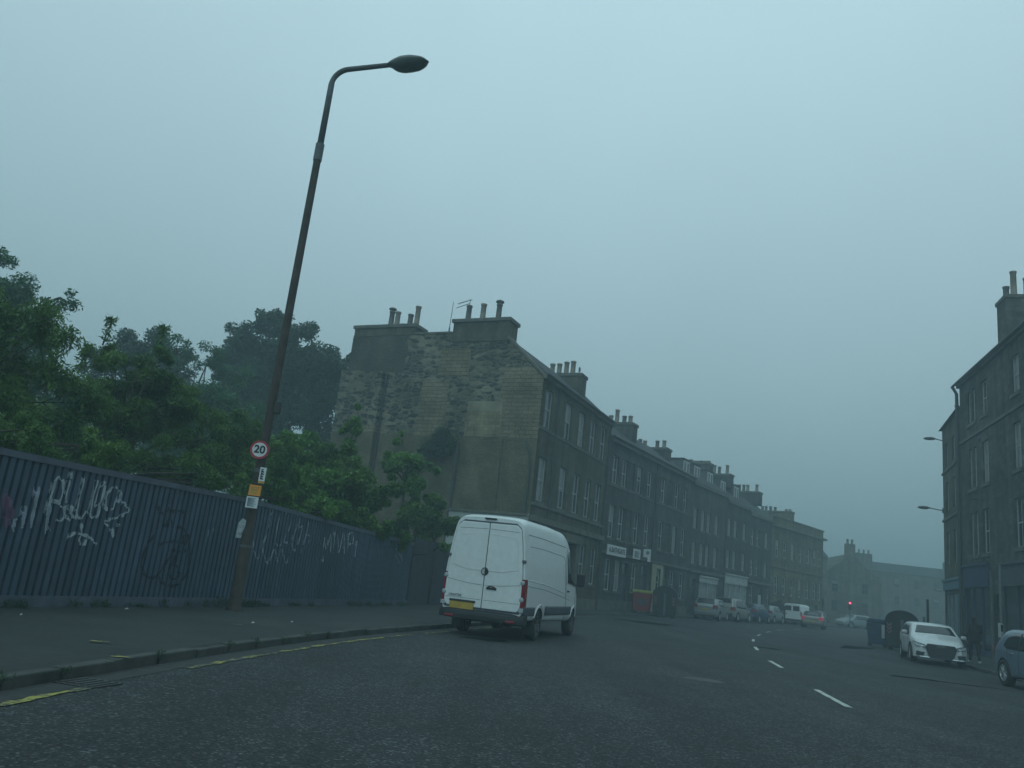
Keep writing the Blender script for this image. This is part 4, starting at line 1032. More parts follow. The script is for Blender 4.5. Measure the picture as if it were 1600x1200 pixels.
# --- right-hand tenements
RP1, RP2 = (25.2, 43.4), (22.8, 34.6)
r1 = bld('tenement', 'tall dark four-storey tenement at the right edge with navy and slate shopfronts', RP1, to=RP2)
HR = 14.75; LR = 22.0
rows = [((4.25, 8.75, 12.5, 16, 19.5), 12.1, 13.9, 1.0), ((4.2, 8.65, 12.5, 16, 19.5), 8.6, 10.75, 1.0), ((4.0, 8.5, 12.5, 16, 19.5), 5.15, 7.35, 1.0)]
ops = []
for xs_, za, zb, w_ in rows:
    for x in xs_: ops.append((x - w_ / 2, x + w_ / 2, za, zb))
for za, zb in ((12.1, 13.9), (8.6, 10.75), (5.15, 7.35)):
    for x in (1.7, 2.5): ops.append((x - .28, x + .28, za, zb))
ops += [(.15, 4.3, .3, 3.5), (4.75, 5.65, .1, 3.2), (6.1, 11.5, .3, 3.6), (12.2, 17, .3, 3.5)]
wallm(r1, 0, LR, -.5, HR, ops, M_R1)
for ri, (xs_, za, zb, w_) in enumerate(rows):
    for k, x in enumerate(xs_):
        window(r1, x, za, zb, w_, pale=(ri, k) in ((1, 0), (1, 1), (0, 1)))
        a = MB(); a.box(x - w_ / 2 - .1, x + w_ / 2 + .1, -.08, -.003, za - .18, za); a.build('window_sill', M_TRIM, r1)
for za, zb in ((12.1, 13.9), (8.6, 10.75), (5.15, 7.35)):
    for x in (1.7, 2.5): window(r1, x, za, zb, .56)
    a = MB(); a.box(1.3, 2.9, -.08, -.003, za - .18, za); a.build('window_sill', M_TRIM, r1)
a = MB(); a.box(.01, LR, .25, 11, -.5, HR - .02); a.build('inner_wall', M_R1, r1)
roof(r1, 0, LR, HR, 11, 2.0, 3.4); band(r1, -.05, LR, 11.3, .16, .08, M_TRIM); band(r1, -.05, LR, HR - .2, .2, .16, M_TRIM, 'eaves_cornice'); gutter(r1, -.2, LR, HR)
stack(r1, 6.0, .4, 2.9, 14.9, 17.7, 1.35, [(.75, .8, 1, -.35), (.95, 1.45, 0, .1), (1.45, 1.0, 0, .35), (2.4, .9, 1, .2)], M_R1)
pipe(r1, [(-.12, -.35, HR - .05), (-.1, -.12, HR - .5), (-.1, -.12, .1)], .09)
shopfront(r1, .15, 4.3, .1, 4.65, M_SHOPN, 1.1, 3, True, .05)
shopfront(r1, 6.1, 11.5, .1, 4.5, M_SHOPG, 1.0, 3, True, .05); shopfront(r1, 12.2, 17, .1, 4.5, M_SHOPG, 1.0, 3, True, .05)
door(r1, 5.2, .12, 3.2, .9)
a = MB(); a.box(4.45, 4.7, -.06, -.003, .1, 4.3); a.build('pilaster', M_TRIM, r1); a = MB(); a.box(5.7, 5.95, -.06, -.003, .1, 4.3); a.build('pilaster', M_TRIM, r1)
pb = MB(); pb.tube([(2.9, -.05, 7.9), (2.9, -.3, 7.95)], .03, 6); pb.build('wall_bracket', M_BLACK, r1)
vt = MB(); vt.lathe([(0, -.12), (.1, -.12), (.12, -.003)], axis='y', n=12, org=(3.4, 0, 11.0)); vt.build('vent_cowl', M_LEAD, r1)
RQ1 = (27.4, 49.2)
r2 = bld('tenement', 'narrow tenement with a light blue shopfront, just beyond the navy shop', RQ1, to=RP1)
LQ = math.dist(RQ1, RP1) - .02; HQ = 13.45
cols = (1.5, 3.9); ops = [(x - .42, x + .42, a_, b_) for x in cols for a_, b_ in ((10.9, 12.3), (8.2, 9.9), (5.0, 6.9))] + [(.3, 5.4, .3, 3.3)]
wallm(r2, 0, LQ, -.5, HQ, ops, M_A1)
for x in cols:
    for a_, b_ in ((10.9, 12.3), (8.2, 9.9), (5.0, 6.9)): window(r2, x, a_, b_, .84)
a = MB(); a.box(.01, LQ - .01, .25, 11, -.5, HQ - .02); a.build('inner_wall', M_A1, r2)
a = MB(); a.box(.0, .24, .003, 11, -.5, HQ); a.build('end_wall', M_A1, r2)
roof(r2, 0, LQ, HQ, 11, 2.3, 2.6); band(r2, -.05, LQ, 10.55, .14, .08, M_TRIM); band(r2, -.05, LQ, 7.65, .14, .08, M_TRIM)
shopfront(r2, .05, 5.6, .1, 4.1, M_SHOPB, .55, 4, False, .04)
# wall lamps
def walllamp(label, x, y, z, ln, ang):
    t = thing('wall_lamp', label, 'street lamp', (x, y, z), ang, 'wall lamps on the right-hand tenement')
    a = MB(); a.tube([(0, 0, 0), (-ln, 0, .12)], .03, 8); a.build('arm', M_STEEL, t)
    a = MB()
    a.lathe([(0, 0), (.09, .05), (.16, .2), (.17, .4), (.13, .58), (.05, .68), (0, .7)], axis='x', n=14)
    for k in range(len(a.v)): v_ = a.v[k]; a.v[k] = (-ln - v_[0] + .05, v_[1], .12 + v_[2] * .6)
    a.build('lantern', M_STEEL, t, smooth=True)
    a = MB(); a.box(-.03, .02, -.08, .08, -.15, .15); a.build('wall_plate', M_BLACK, t); return t
walllamp('upper wall-mounted lamp on the corner of the narrow right tenement', 26.9, 48.2, 12.55, .45, R(-22))
walllamp('lower wall-mounted lamp on the corner of the narrow right tenement', 27.25, 49.0, 8.35, .75, R(-22))
hr = thing('cctv_camera', 'small pale camera on the corner above the light blue shopfront', 'camera', (27.3, 49.0, 3.55), R(-22))
a = MB(); a.box(-.45, -.1, -.07, .07, -.07, .07); a.build('housing', M_FRAME, hr, bevel=.02); a = MB(); a.tube([(-.1, 0, 0), (.05, .05, .1)], .025, 6); a.build('bracket', M_BLACK, hr)

# boundary wall between the end of the fence and the gable
bw = thing('boundary_wall', 'dark rendered wall between the end of the blue fence and the gable', 'wall', (-2.75, 27.75, 0))
a = MB()
WP = [(0, 0), (.55, 2.3), (2.3, 6.5), (3.7, 10.4)]
for k in range(3):
    p, q = Vector(WP[k]), Vector(WP[k + 1]); t = (q - p).normalized(); nn = Vector((-t.y, t.x)) * .25
    i = len(a.v)
    for z in (-.2, 2.35): a.v += [(p.x, p.y, z), (q.x, q.y, z), (q.x + nn.x, q.y + nn.y, z), (p.x + nn.x, p.y + nn.y, z)]
    for fc in ((3, 2, 1, 0), (4, 5, 6, 7), (0, 1, 5, 4), (1, 2, 6, 5), (2, 3, 7, 6), (3, 0, 4, 7)): a.f.append(tuple(i + w_ for w_ in fc)); a.m.append(0)
a.build('wall', simple('dark_render', (.035, .045, .055), .8, vary=.3), bw)
a = MB(); a.tube([(0.05, -.05, 0), (0.05, -.05, 2.6)], .05, 8); a.build('end_post', M_BLACK, bw)
a = MB(); a.tube([(0.05, -.05, 1.75), (.55, -.2, 1.85)], .03, 6); a.build('stay_bar', M_BLACK, bw)

# ------------------------------------------------------------------ vehicles
def carpaint(name, c, rough=0.3, metal=0.0):
    mt, n, b = newmat(name)
    o = objc(n); s = N(n, 'SeparateXYZ'); n.links.new(o, s.inputs[0])
    n1 = noise(n, o, 2.5, 6); ad = N(n, 'Math', operation='MULTIPLY_ADD'); n.links.new(n1, ad.inputs[0]); ad.inputs[1].default_value = 1.0; n.links.new(s.outputs[2], ad.inputs[2])
    dirt = rampn(n, ad.outputs[0], [(0.5, 0.6), (1.15, 0.08)])
    a = mixc(n, dirt, c, (0.10, 0.095, 0.08))
    a = mixc(n, 1.0, a, rampn(n, noise(n, o, 9, 5), [(0.3, .93), (.7, 1.05)]), 'MULTIPLY')
    n.links.new(a, b.inputs['Base Color'])
    b.inputs['Roughness'].default_value = rough; b.inputs['Metallic'].default_value = metal
    b.inputs['Coat Weight'].default_value = 0.4; b.inputs['Coat Roughness'].default_value = 0.15
    return mt
P_WHITE = carpaint('white_paint', (0.76, 0.77, 0.765), .42); P_WHITE2 = carpaint('clean_white_paint', (0.68, 0.70, 0.70), .25)
P_SILV = carpaint('silver_paint', (0.26, 0.28, 0.29), .35, .35); P_SBLUE = carpaint('silver_blue_paint', (0.17, 0.23, 0.30), .3, .35)
P_BLUE = carpaint('blue_paint', (0.015, 0.055, 0.13), .3); P_BEIGE = carpaint('champagne_paint', (0.27, 0.26, 0.24), .35, .3); P_DARK = carpaint('dark_paint', (0.02, 0.03, 0.05), .3)
M_TYRE = simple('tyre_rubber', (0.018, 0.018, 0.019), .8); M_PLAS = simple('black_plastic', (0.02, 0.022, 0.024), .6, vary=.15); M_RIM = simple('alloy_rim', (0.34, 0.35, 0.35), .35, metal=.5); M_STL = simple('steel_wheel', (0.10, 0.105, 0.11), .5, metal=.4)
M_CGL = glass('car_glass', (0.02, 0.026, 0.028), .08); M_RED = simple('red_lens', (0.22, 0.012, 0.02), .2, vary=.1, coat=.5); M_REDL = simple('lit_red_lens', (0.5, 0.02, 0.04), .3, emit=((1.0, .05, .14), .2)); M_CLR = simple('clear_lens', (0.35, 0.38, 0.39), .15, vary=.2, coat=.6); M_GREYT = simple('grey_moulding', (0.075, 0.085, 0.10), .6, vary=.15)
M_PLY = simple('yellow_plate', (0.42, 0.27, 0.04), .6, vary=.2, scale=4); M_PLW = simple('white_plate', (0.4, 0.41, 0.4), .5); M_CHR = simple('chrome', (0.5, 0.52, 0.52), .2, metal=.8)
CAR_UP = [(0, .985), (.5, .90), (.85, .80), (.96, .73), (1.0, .58), (1.015, .3), (1.02, 0)]
VAN_UP = [(0, .99), (.3, .955), (.6, .905), (.85, .85), (.95, .79), (1.0, .66), (1.012, .3), (1.015, 0)]
class Body:
    def __init__(s, L, W, roofp, beltp, sillp, widthp, up, x0=0.0):
        s.L, s.W = L, W
        s.roof = lambda x: float(np.interp(x, *zip(*roofp))); s.belt = lambda x: float(np.interp(x, *zip(*beltp)))
        s.sill = lambda x: float(np.interp(x, *zip(*sillp))); s.wid = lambda x: W / 2 * float(np.interp(x, *zip(*widthp)))
        s.up = up
    def sm(s, fn, x):   # smoothed profile
        d = .09; return (fn(max(0, x - d)) + 2 * fn(x) + fn(min(s.L, x + d))) / 4
    def ring(s, x):
        W = s.sm(s.wid, x); zb = s.sm(s.sill, x); zt = s.sm(s.roof, x); bl = min(s.sm(s.belt, x), zt - .04)
        k = min(1, max(0, (zt - bl - .04) / .35)); h = zt - bl
        pts = [(0, zb), (W * .8, zb), (W * .94, zb + .03), (W * .985, zb + .12 * (bl - zb)), (W, zb + .38 * (bl - zb)), (W * 1.0, zb + .7 * (bl - zb)), (W * .993, bl - .03)]
        hood = np.linspace(.985, .93, len(s.up) - 3)
        for i, (fr, wf) in enumerate(s.up):
            hw = [.985, .96, .90, .80, .62, .35, 0, 0][i] if len(s.up) == 7 else [.99, .96, .92, .85, .75, .6, .3, 0][i]
            pts.append((W * (wf * k + hw * (1 - k)), bl + h * fr + (0.02 * (1 - hw) if k < 1 else 0) * (1 - k)))
        for _ in range(2):   # chaikin
            q = [pts[0]]
            for a, b in zip(pts[:-1], pts[1:]):
                q += [(a[0] * .75 + b[0] * .25, a[1] * .75 + b[1] * .25), (a[0] * .25 + b[0] * .75, a[1] * .25 + b[1] * .75)]
            q.append(pts[-1]); pts = q
        return pts
    def hw(s, x, z):
        r_ = s.ring(min(max(x, 0), s.L)); i0 = max(range(len(r_)), key=lambda i: r_[i][0])
        zz = [p[1] for p in r_[i0:]]; yy = [p[0] for p in r_[i0:]]
        if z < zz[0]:
            lo = r_[:i0 + 1]; return float(np.interp(z, [p[1] for p in lo], [p[0] for p in lo]))
        return float(np.interp(z, zz, yy))
    def top(s, x, y):
        r_ = s.ring(min(max(x, 0), s.L)); r2 = r_[len(r_) // 2:]
        return float(np.interp(-abs(y), [-p[0] for p in r2], [p[1] for p in r2]))
    def mesh(s, mat, root, step=.06, name='body', arches=(), ar=.36):
        xs_ = list(np.linspace(0, s.L, int(s.L / step) + 1)); mbb = MB(); n = None
        for x in xs_:
            r_ = s.ring(x); full = [(-p[0], p[1]) for p in r_[1:-1]][::-1]
            loop = r_ + full   # bottom centre -> right side up -> top -> other side down
            n = len(loop)
            mbb.v += [(x, p[0], p[1]) for p in loop]
        for i in range(len(xs_) - 1):
            for j in range(n):
                q = i * n; mbb.f.append((q + j, q + (j + 1) % n, q + n + (j + 1) % n, q + n + j)); mbb.m.append(0)
        mbb.f.append(tuple(range(n))[::-1]); mbb.m.append(0)
        q = (len(xs_) - 1) * n; mbb.f.append(tuple(q + j for j in range(n))); mbb.m.append(0)
        o = mbb.build(name, [mat, M_PLAS], root, smooth=True)
        for ax in arches:
            for sy in (-1, 1):
                cb = MB(); cb.mi = 1
                m_ = 26; yy = (sy * (s.W / 2 - .30), sy * (s.W / 2 + .2))
                pr = [(ax + ar * math.cos(t), .33 + ar * math.sin(t)) for t in np.linspace(-.45, math.pi + .45, m_)]
                cb.poly(pr, min(yy), max(yy), 'xz')
                cb.m = [1] * len(cb.f)
                cut = cb.build('cut', [mat, M_PLAS], None)
                cut.data.polygons.foreach_set('material_index', [1] * len(cut.data.polygons))
                mo = o.modifiers.new('b', 'BOOLEAN'); mo.object = cut; mo.operation = 'DIFFERENCE'; mo.solver = 'EXACT'
                o.parent = None
                dg = bpy.context.evaluated_depsgraph_get(); dg.update()
                me = bpy.data.meshes.new_from_object(o.evaluated_get(dg)); o.modifiers.clear(); o.data = me; bpy.data.objects.remove(cut)
                o.parent = root
        autosmooth(o, 38)
        return o
    def side_patch(s, poly, off, mat, root, name, sy, n=14, thick=True):
        """poly in (x,z) mapped on the flank; filled by scanline columns"""
        mbb = MB(); P = poly; xs_ = [p[0] for p in P]; X = np.linspace(min(xs_), max(xs_), n + 1); cols_ = []
        for x in X:
            xx = min(max(x, min(xs_) + 1e-4), max(xs_) - 1e-4); zs_ = []
            for a, b in zip(P, P[1:] + P[:1]):
                if (a[0] - xx) * (b[0] - xx) <= 0 and a[0] != b[0]:
                    zs_.append(a[1] + (b[1] - a[1]) * (xx - a[0]) / (b[0] - a[0]))
            zl, zh = min(zs_), max(zs_); col_ = []
            for t in np.linspace(0, 1, 6):
                z = zl + (zh - zl) * t; col_.append((x, sy * (s.hw(x, z) + off), z))
            cols_.append(col_)
        for c_ in cols_: mbb.v += c_
        for i in range(n):
            for j in range(5):
                q = i * 6 + j; mbb.f.append((q, q + 6, q + 7, q + 1)); mbb.m.append(0)
        o = mbb.build(name, mat, root, smooth=True)
        if thick:
            mo = o.modifiers.new('s', 'SOLIDIFY'); mo.thickness = .012; mo.offset = 0
        return o
    def top_patch(s, xa, xb, fa, fb, off, mat, root, name, n=10, m_=12):
        """patch on the upper surface between x=xa..xb; fa, fb half-width at the ends as fraction of the flank"""
        mbb = MB()
        for i in range(n + 1):
            t = i / n; x = xa + (xb - xa) * t; hw_ = fa + (fb - fa) * t
            for j in range(m_ + 1):
                y = hw_ * (2 * j / m_ - 1)
                dzdx = (s.top(x + .02, y) - s.top(x - .02, y)) / .04; l = math.hypot(1, dzdx)
                mbb.v.append((x - dzdx / l * off, y, s.top(x, y) + off / l))
        for i in range(n):
            for j in range(m_):
                q = i * (m_ + 1) + j; mbb.f.append((q, q + 1, q + m_ + 2, q + m_ + 1)); mbb.m.append(0)
        o = mbb.build(name, mat, root, smooth=True)
        mo = o.modifiers.new('s', 'SOLIDIFY'); mo.thickness = .01; mo.offset = 0
        return o
    def line(s, pts, sy, mat, root, name, w_=.008, off=.004):
        mbb = MB(); D = []
        for a, b in zip(pts[:-1], pts[1:]):
            for t in np.linspace(0, 1, 10)[:-1]: D.append((a[0] + (b[0] - a[0]) * t, a[1] + (b[1] - a[1]) * t))
        D.append(pts[-1])
        mbb.tube([(x, sy * (s.hw(x, z) + off - w_ * .6), z) for x, z in D], w_, 6); return mbb.build(name, mat, root, smooth=True)
def wheel(root, x, y, r_, wd, spokes=10, rimmat=None, sy=1):
    t = MB(); t.lathe([(r_ * .64, -wd / 2), (r_ * .8, -wd / 2 - .01), (r_ * .95, -wd / 2 + .01), (r_, -wd / 2 + .04), (r_, wd / 2 - .04), (r_ * .95, wd / 2 - .01), (r_ * .8, wd / 2 + .01), (r_ * .64, wd / 2)], axis='y', n=32)
    w_ = t.build('wheel', M_TYRE, root, smooth=True); w_.location = (x, y, r_)
    a = MB(); yo = sy * (wd / 2 - .015)
    a.lathe([(r_ * .66, yo - sy * .10), (r_ * .66, yo + sy * .01), (r_ * .61, yo + sy * .012), (r_ * .58, yo - sy * .02), (r_ * .57, yo - sy * .10)], axis='y', n=32)
    a.lathe([(0, yo), (r_ * .14, yo), (r_ * .17, yo - sy * .02), (r_ * .17, yo - sy * .06)], axis='y', n=14)
    for k in range(spokes):
        an = 2 * math.pi * k / spokes; c_, s_ = math.cos(an), math.sin(an)
        a.tube([(c_ * r_ * .12, yo - sy * .015, s_ * r_ * .12), (c_ * r_ * .6, yo - sy * .012, s_ * r_ * .6)], [.026, .018], 6)
    a.build('rim', rimmat or M_RIM, w_, smooth=False)
    a = MB(); a.lathe([(0, yo - sy * .11), (r_ * .6, yo - sy * .11)], axis='y', n=24); a.build('brake_disc', M_PLAS, w_)
def put(root, x, y, head):   # local +x forward along the compass heading
    root.location = (x, y, gz(x, y) + .004); root.rotation_euler = (0, 0, R(90 - head))
def rbox(root, name, mat, cx, cy, cz, dx, dy, dz, bev=.02, rot=(0, 0, 0)):
    a = MB(); a.box(-dx / 2, dx / 2, -dy / 2, dy / 2, -dz / 2, dz / 2); o = a.build(name, mat, root, bevel=bev); o.location = (cx, cy, cz); o.rotation_euler = rot; return o

# ---- the big white panel van
van = thing('panel_van', 'large white high-roof panel van parked half on the left kerb, seen from behind', 'van')
VB = Body(5.95, 1.99,
    [(0, 2.60), (.05, 2.64), (.3, 2.69), (2.5, 2.72), (3.9, 2.70), (4.3, 2.60), (4.6, 2.38), (5.1, 1.78), (5.35, 1.42), (5.7, 1.22), (5.88, 1.02), (5.95, .85)],
    [(0, 1.30), (4.4, 1.30), (5.2, 1.22), (5.95, .8)], [(0, .52), (.25, .42), (5.5, .36), (5.95, .45)],
    [(0, .955), (.1, .985), (.4, 1.0), (5.0, 1.0), (5.6, .93), (5.85, .82), (5.95, .72)], VAN_UP)
VB.mesh(P_WHITE, van, arches=(1.32, 5.0), ar=.41)
def van_hw(z): return VB.hw(0.03, z)
# rear doors as real leaves with a gap between them
M_SEAM = simple('door_seam', (0.03, 0.035, 0.035), .7)
def doorleaf(sy):
    zsv = list(np.linspace(.62, 2.50, 26)); a = MB(); pts = []
    inner = .008
    outl = []
    for z in zsv:
        h = van_hw(z) - .058
        if z > 2.38: h -= (z - 2.38) ** 2 * 5
        if z < .70: h -= (.70 - z) * .8
        outl.append((sy * h, z))
    poly = outl + [(sy * inner, 2.50), (sy * inner, .62)]
    if sy < 0: poly = poly[::-1]
    a.poly(poly, -.035, -.006, 'yz')
    return a.build('rear_door', P_WHITE, van, bevel=.014)
dl, dr = doorleaf(1), doorleaf(-1)
a = MB(); o_ = []
for z in np.linspace(.58, 2.54, 24): o_.append((van_hw(z) - .05 - (max(0, z - 2.40) ** 2 * 4), z))
a.poly(o_ + [(-p[0], p[1]) for p in o_[::-1]], -.007, -.003, 'yz'); a.build('door_seam', M_GREYT, van)
# pressed window panels (raised rims) on each leaf
for sy, root_ in ((1, dl), (-1, dr)):
    def hy(z, inset=.15): return van_hw(z) - inset
    zz_ = list(np.linspace(1.52, 2.16, 8)); outl = [(sy * hy(z), z) for z in zz_]
    rim = [(sy * .06, 1.44)] + [(sy * hy(1.5) * .5, 1.44), (sy * hy(1.5) * .85, 1.50)] + outl + [(sy * (hy(2.16) - .05), 2.22), (sy * .06, 2.25)]
    a = MB(); q = [(-.040, p[0], p[1]) for p in rim]; a.tube(q, .005, 6, cap=True); a.build('pressed_rib', P_WHITE, root_, smooth=True)
    a = MB(); a.poly(rim if sy > 0 else rim[::-1], -.041, -.033, 'yz'); a.build('pressed_panel', P_WHITE, root_, bevel=.006)
    a = MB(); a.tube([(-.037, sy * .03, 1.12), (-.037, sy * .4, 1.14), (-.036, sy * (van_hw(1.18) - .09), 1.20)], .0035, 6); a.build('crease', M_GREYT, root_, smooth=True)
    a = MB(); a.tube([(-.036, sy * .03, 2.37), (-.036, sy * (van_hw(2.36) - .12), 2.35)], .0035, 6); a.build('crease', M_GREYT, root_, smooth=True)
    a = MB(); a.tube([(-.036, sy * .03, .80), (-.036, sy * (van_hw(.8) - .1), .80)], .0035, 6); a.build('crease', M_GREYT, root_, smooth=True)
    for z in (1.72, ): 
        hh = van_hw(z); h_ = rbox(van, 'hinge', M_GREYT, .0, sy * (hh - .035), z, .07, .10, .07, .012)
a = MB(); a.lathe([(0, -.052), (.085, -.05), (.09, -.034), (0, -.034)], axis='x', n=24); em = a.build('round_badge', M_BLACK, van); em.location = (0, .0, 1.42)
a = MB(); a.poly([(0.0, -.07), (.05, -.045), (.07, 0), (.05, .045), (0, .07)], -.056, -.0525, 'yz'); q = a.build('badge_face', M_FRAME, em)
hb = rbox(van, 'door_handle', M_PLAS, -.045, -.20, 1.065, .03, .24, .05, .012)
a = MB(); a.tube([(-.055, -.11, 1.09), (-.07, -.20, 1.12), (-.055, -.29, 1.09)], .012, 6); a.build('handle_grip', M_PLAS, hb, smooth=True).location = (.045, .20, -1.065)
text('CRAFTER', .075, M_SB, van, (-.040, .64, .845), (R(90), 0, R(-90)), 'model_lettering', .002, .002)
rbox(van, 'brake_light', M_PLAS, -.01, 0, 2.60, .06, .28, .035, .01)
# plate recess and plate
rbox(van, 'plate_recess', M_PLAS, -.045, .45, .735, .03, .62, .05, .008)
rbox(van, 'number_plate', M_PLY, -.047, .46, .635, .014, .58, .15, .004)
# tail lights: tall units wrapping the corner
for sy in (1, -1):
    a = MB(); zv = np.linspace(.72, 1.34, 9)
    for z in zv:
        for x, off in ((-.03, -.125), (-.035, -.005), (.02, .012), (.13, .012)):
            a.v.append((x, sy * (VB.hw(max(x, .02), z) + off), z))
    for i in range(8):
        for j in range(3): q = i * 4 + j; a.f.append((q, q + 1, q + 5, q + 4)); a.m.append(0)
    tl = a.build('tail_light', M_RED, van); mo = tl.modifiers.new('s', 'SOLIDIFY'); mo.thickness = .015
    for z in (.90, 1.26):
        a = MB(); a.lathe([(0, -.052), (.035, -.052), (.05, -.045), (.052, -.03)], axis='x', n=18); q = a.build('round_lens', M_CLR, tl, smooth=True); q.location = (0, sy * (VB.hw(.02, z) - .045), z)
    rbox(van, 'corner_reflector', M_CLR, -.02, sy * (VB.hw(.02, .66) - .03), .67, .05, .11, .09, .01)
    rbox(van, 'rear_reflector', M_RED, -.088, sy * .72, .405, .02, .22, .05, .008)
# bumper with corner wraps
a = MB(); n_seg = 14
for k in range(n_seg + 1):
    t = -1 + 2 * k / n_seg; y = .995 * t; x = -.075 + .10 * abs(t) ** 6
    a.v += [(x, y, .36), (x - .01, y, .45), (x, y, .535), (x + .06, y, .575), (x + .3, y * 1.0, .575), (x + .3, y, .36)]
for k in range(n_seg):
    for j in range(6): q = k * 6; a.f.append((q + j, q + (j + 1) % 6, q + 6 + (j + 1) % 6, q + 6 + j)); a.m.append(0)
a.f += [tuple(range(6)), tuple(n_seg * 6 + j for j in range(5, -1, -1))]; a.m += [0, 0]
a.build('rear_bumper', M_PLAS, van, bevel=.01)
for sy in (1, -1): VB.side_patch([(-.0, .40), (.0, .62), (.86, .62), (.9, .46), (.86, .40)] if 0 else [(.02, .56), (.02, .75), (.86, .75), (.86, .56)], .012, M_GREYT, van, 'side_moulding', sy)
for sy in (1, -1):
    VB.side_patch([(1.78, .57), (1.78, .78), (4.55, .78), (4.55, .57)], .014, M_GREYT, van, 'side_moulding', sy)
    VB.line([(.25, 2.33), (1.5, 2.34), (3.9, 2.30)], sy, M_GREYT, van, 'roof_seam', .007)
    VB.line([(.35, 2.08), (1.5, 2.09), (3.6, 2.05), (3.78, 1.95), (3.80, 1.0)], sy, M_GREYT, van, 'panel_seam', .006)
    VB.line([(.2, 1.33), (1.6, 1.28), (3.0, 1.18), (4.4, 1.05), (5.2, 1.02)], sy, P_WHITE, van, 'body_crease', .014)
    VB.line([(.2, 1.20), (1.6, 1.16), (3.0, 1.06), (4.4, .94)], sy, M_GREYT, van, 'body_crease', .005)
    VB.line([(3.95, .45), (3.9, 1.0), (3.9, 2.0), (4.2, 2.35)], sy, M_SEAM, van, 'door_gap', .006)
    VB.line([(5.05, .8), (5.05, 1.2)], sy, M_SEAM, van, 'door_gap', .006)
    VB.side_patch([(4.05, 1.38), (4.05, 2.10), (4.25, 2.22), (4.5, 2.16), (4.95, 1.62), (5.02, 1.34)], .008, M_CGL, van, 'door_window', sy)
    m1 = rbox(van, 'wing_mirror', M_PLAS, 4.85, sy * 1.16, 1.50, .12, .22, .36, .04)
    a = MB(); a.tube([(0, 0, -.12), (-.05, -sy * .2, -.16)], .03, 8); a.build('mirror_arm', M_PLAS, m1)
    a = MB(); t_ = [(1.32 + .42 * math.cos(q), .36 + .44 * math.sin(q)) for q in np.linspace(.35, math.pi - .35, 16)]
    VB.line(t_, sy, P_WHITE, van, 'arch_flare', .022, .012); VB.line([(x + 3.68, z) for x, z in t_], sy, P_WHITE, van, 'arch_flare', .022, .012)
    for x in (1.32, 5.0): wheel(van, x, sy * .86, .345, .22, 8, M_STL, sy)
    rbox(van, 'door_pull', M_PLAS, 4.1, sy * (VB.hw(4.1, 1.15) + .015), 1.17, .18, .03, .045, .01)
VB.top_patch(4.42, 5.28, .74, .88, .01, M_CGL, van, 'windscreen')
rbox(van, 'mudflap', M_PLAS, 1.85 - 1.0, -.86, .28, .02, .24, .28, .01); rbox(van, 'mudflap', M_PLAS, .85, .86, .28, .02, .24, .28, .01)
a = MB(); a.tube([(1.32, -.8, .32), (1.32, .8, .32)], .06, 8); a.lathe([(0, 1.2), (.16, 1.22), (.16, 1.42), (0, 1.44)], axis='x', n=16, org=(0, 0, .32)); a.build('rear_axle', M_PLAS, van)
put(van, -.12, 18.5, 18.4)
van.rotation_euler.rotate_axis('X', 0)

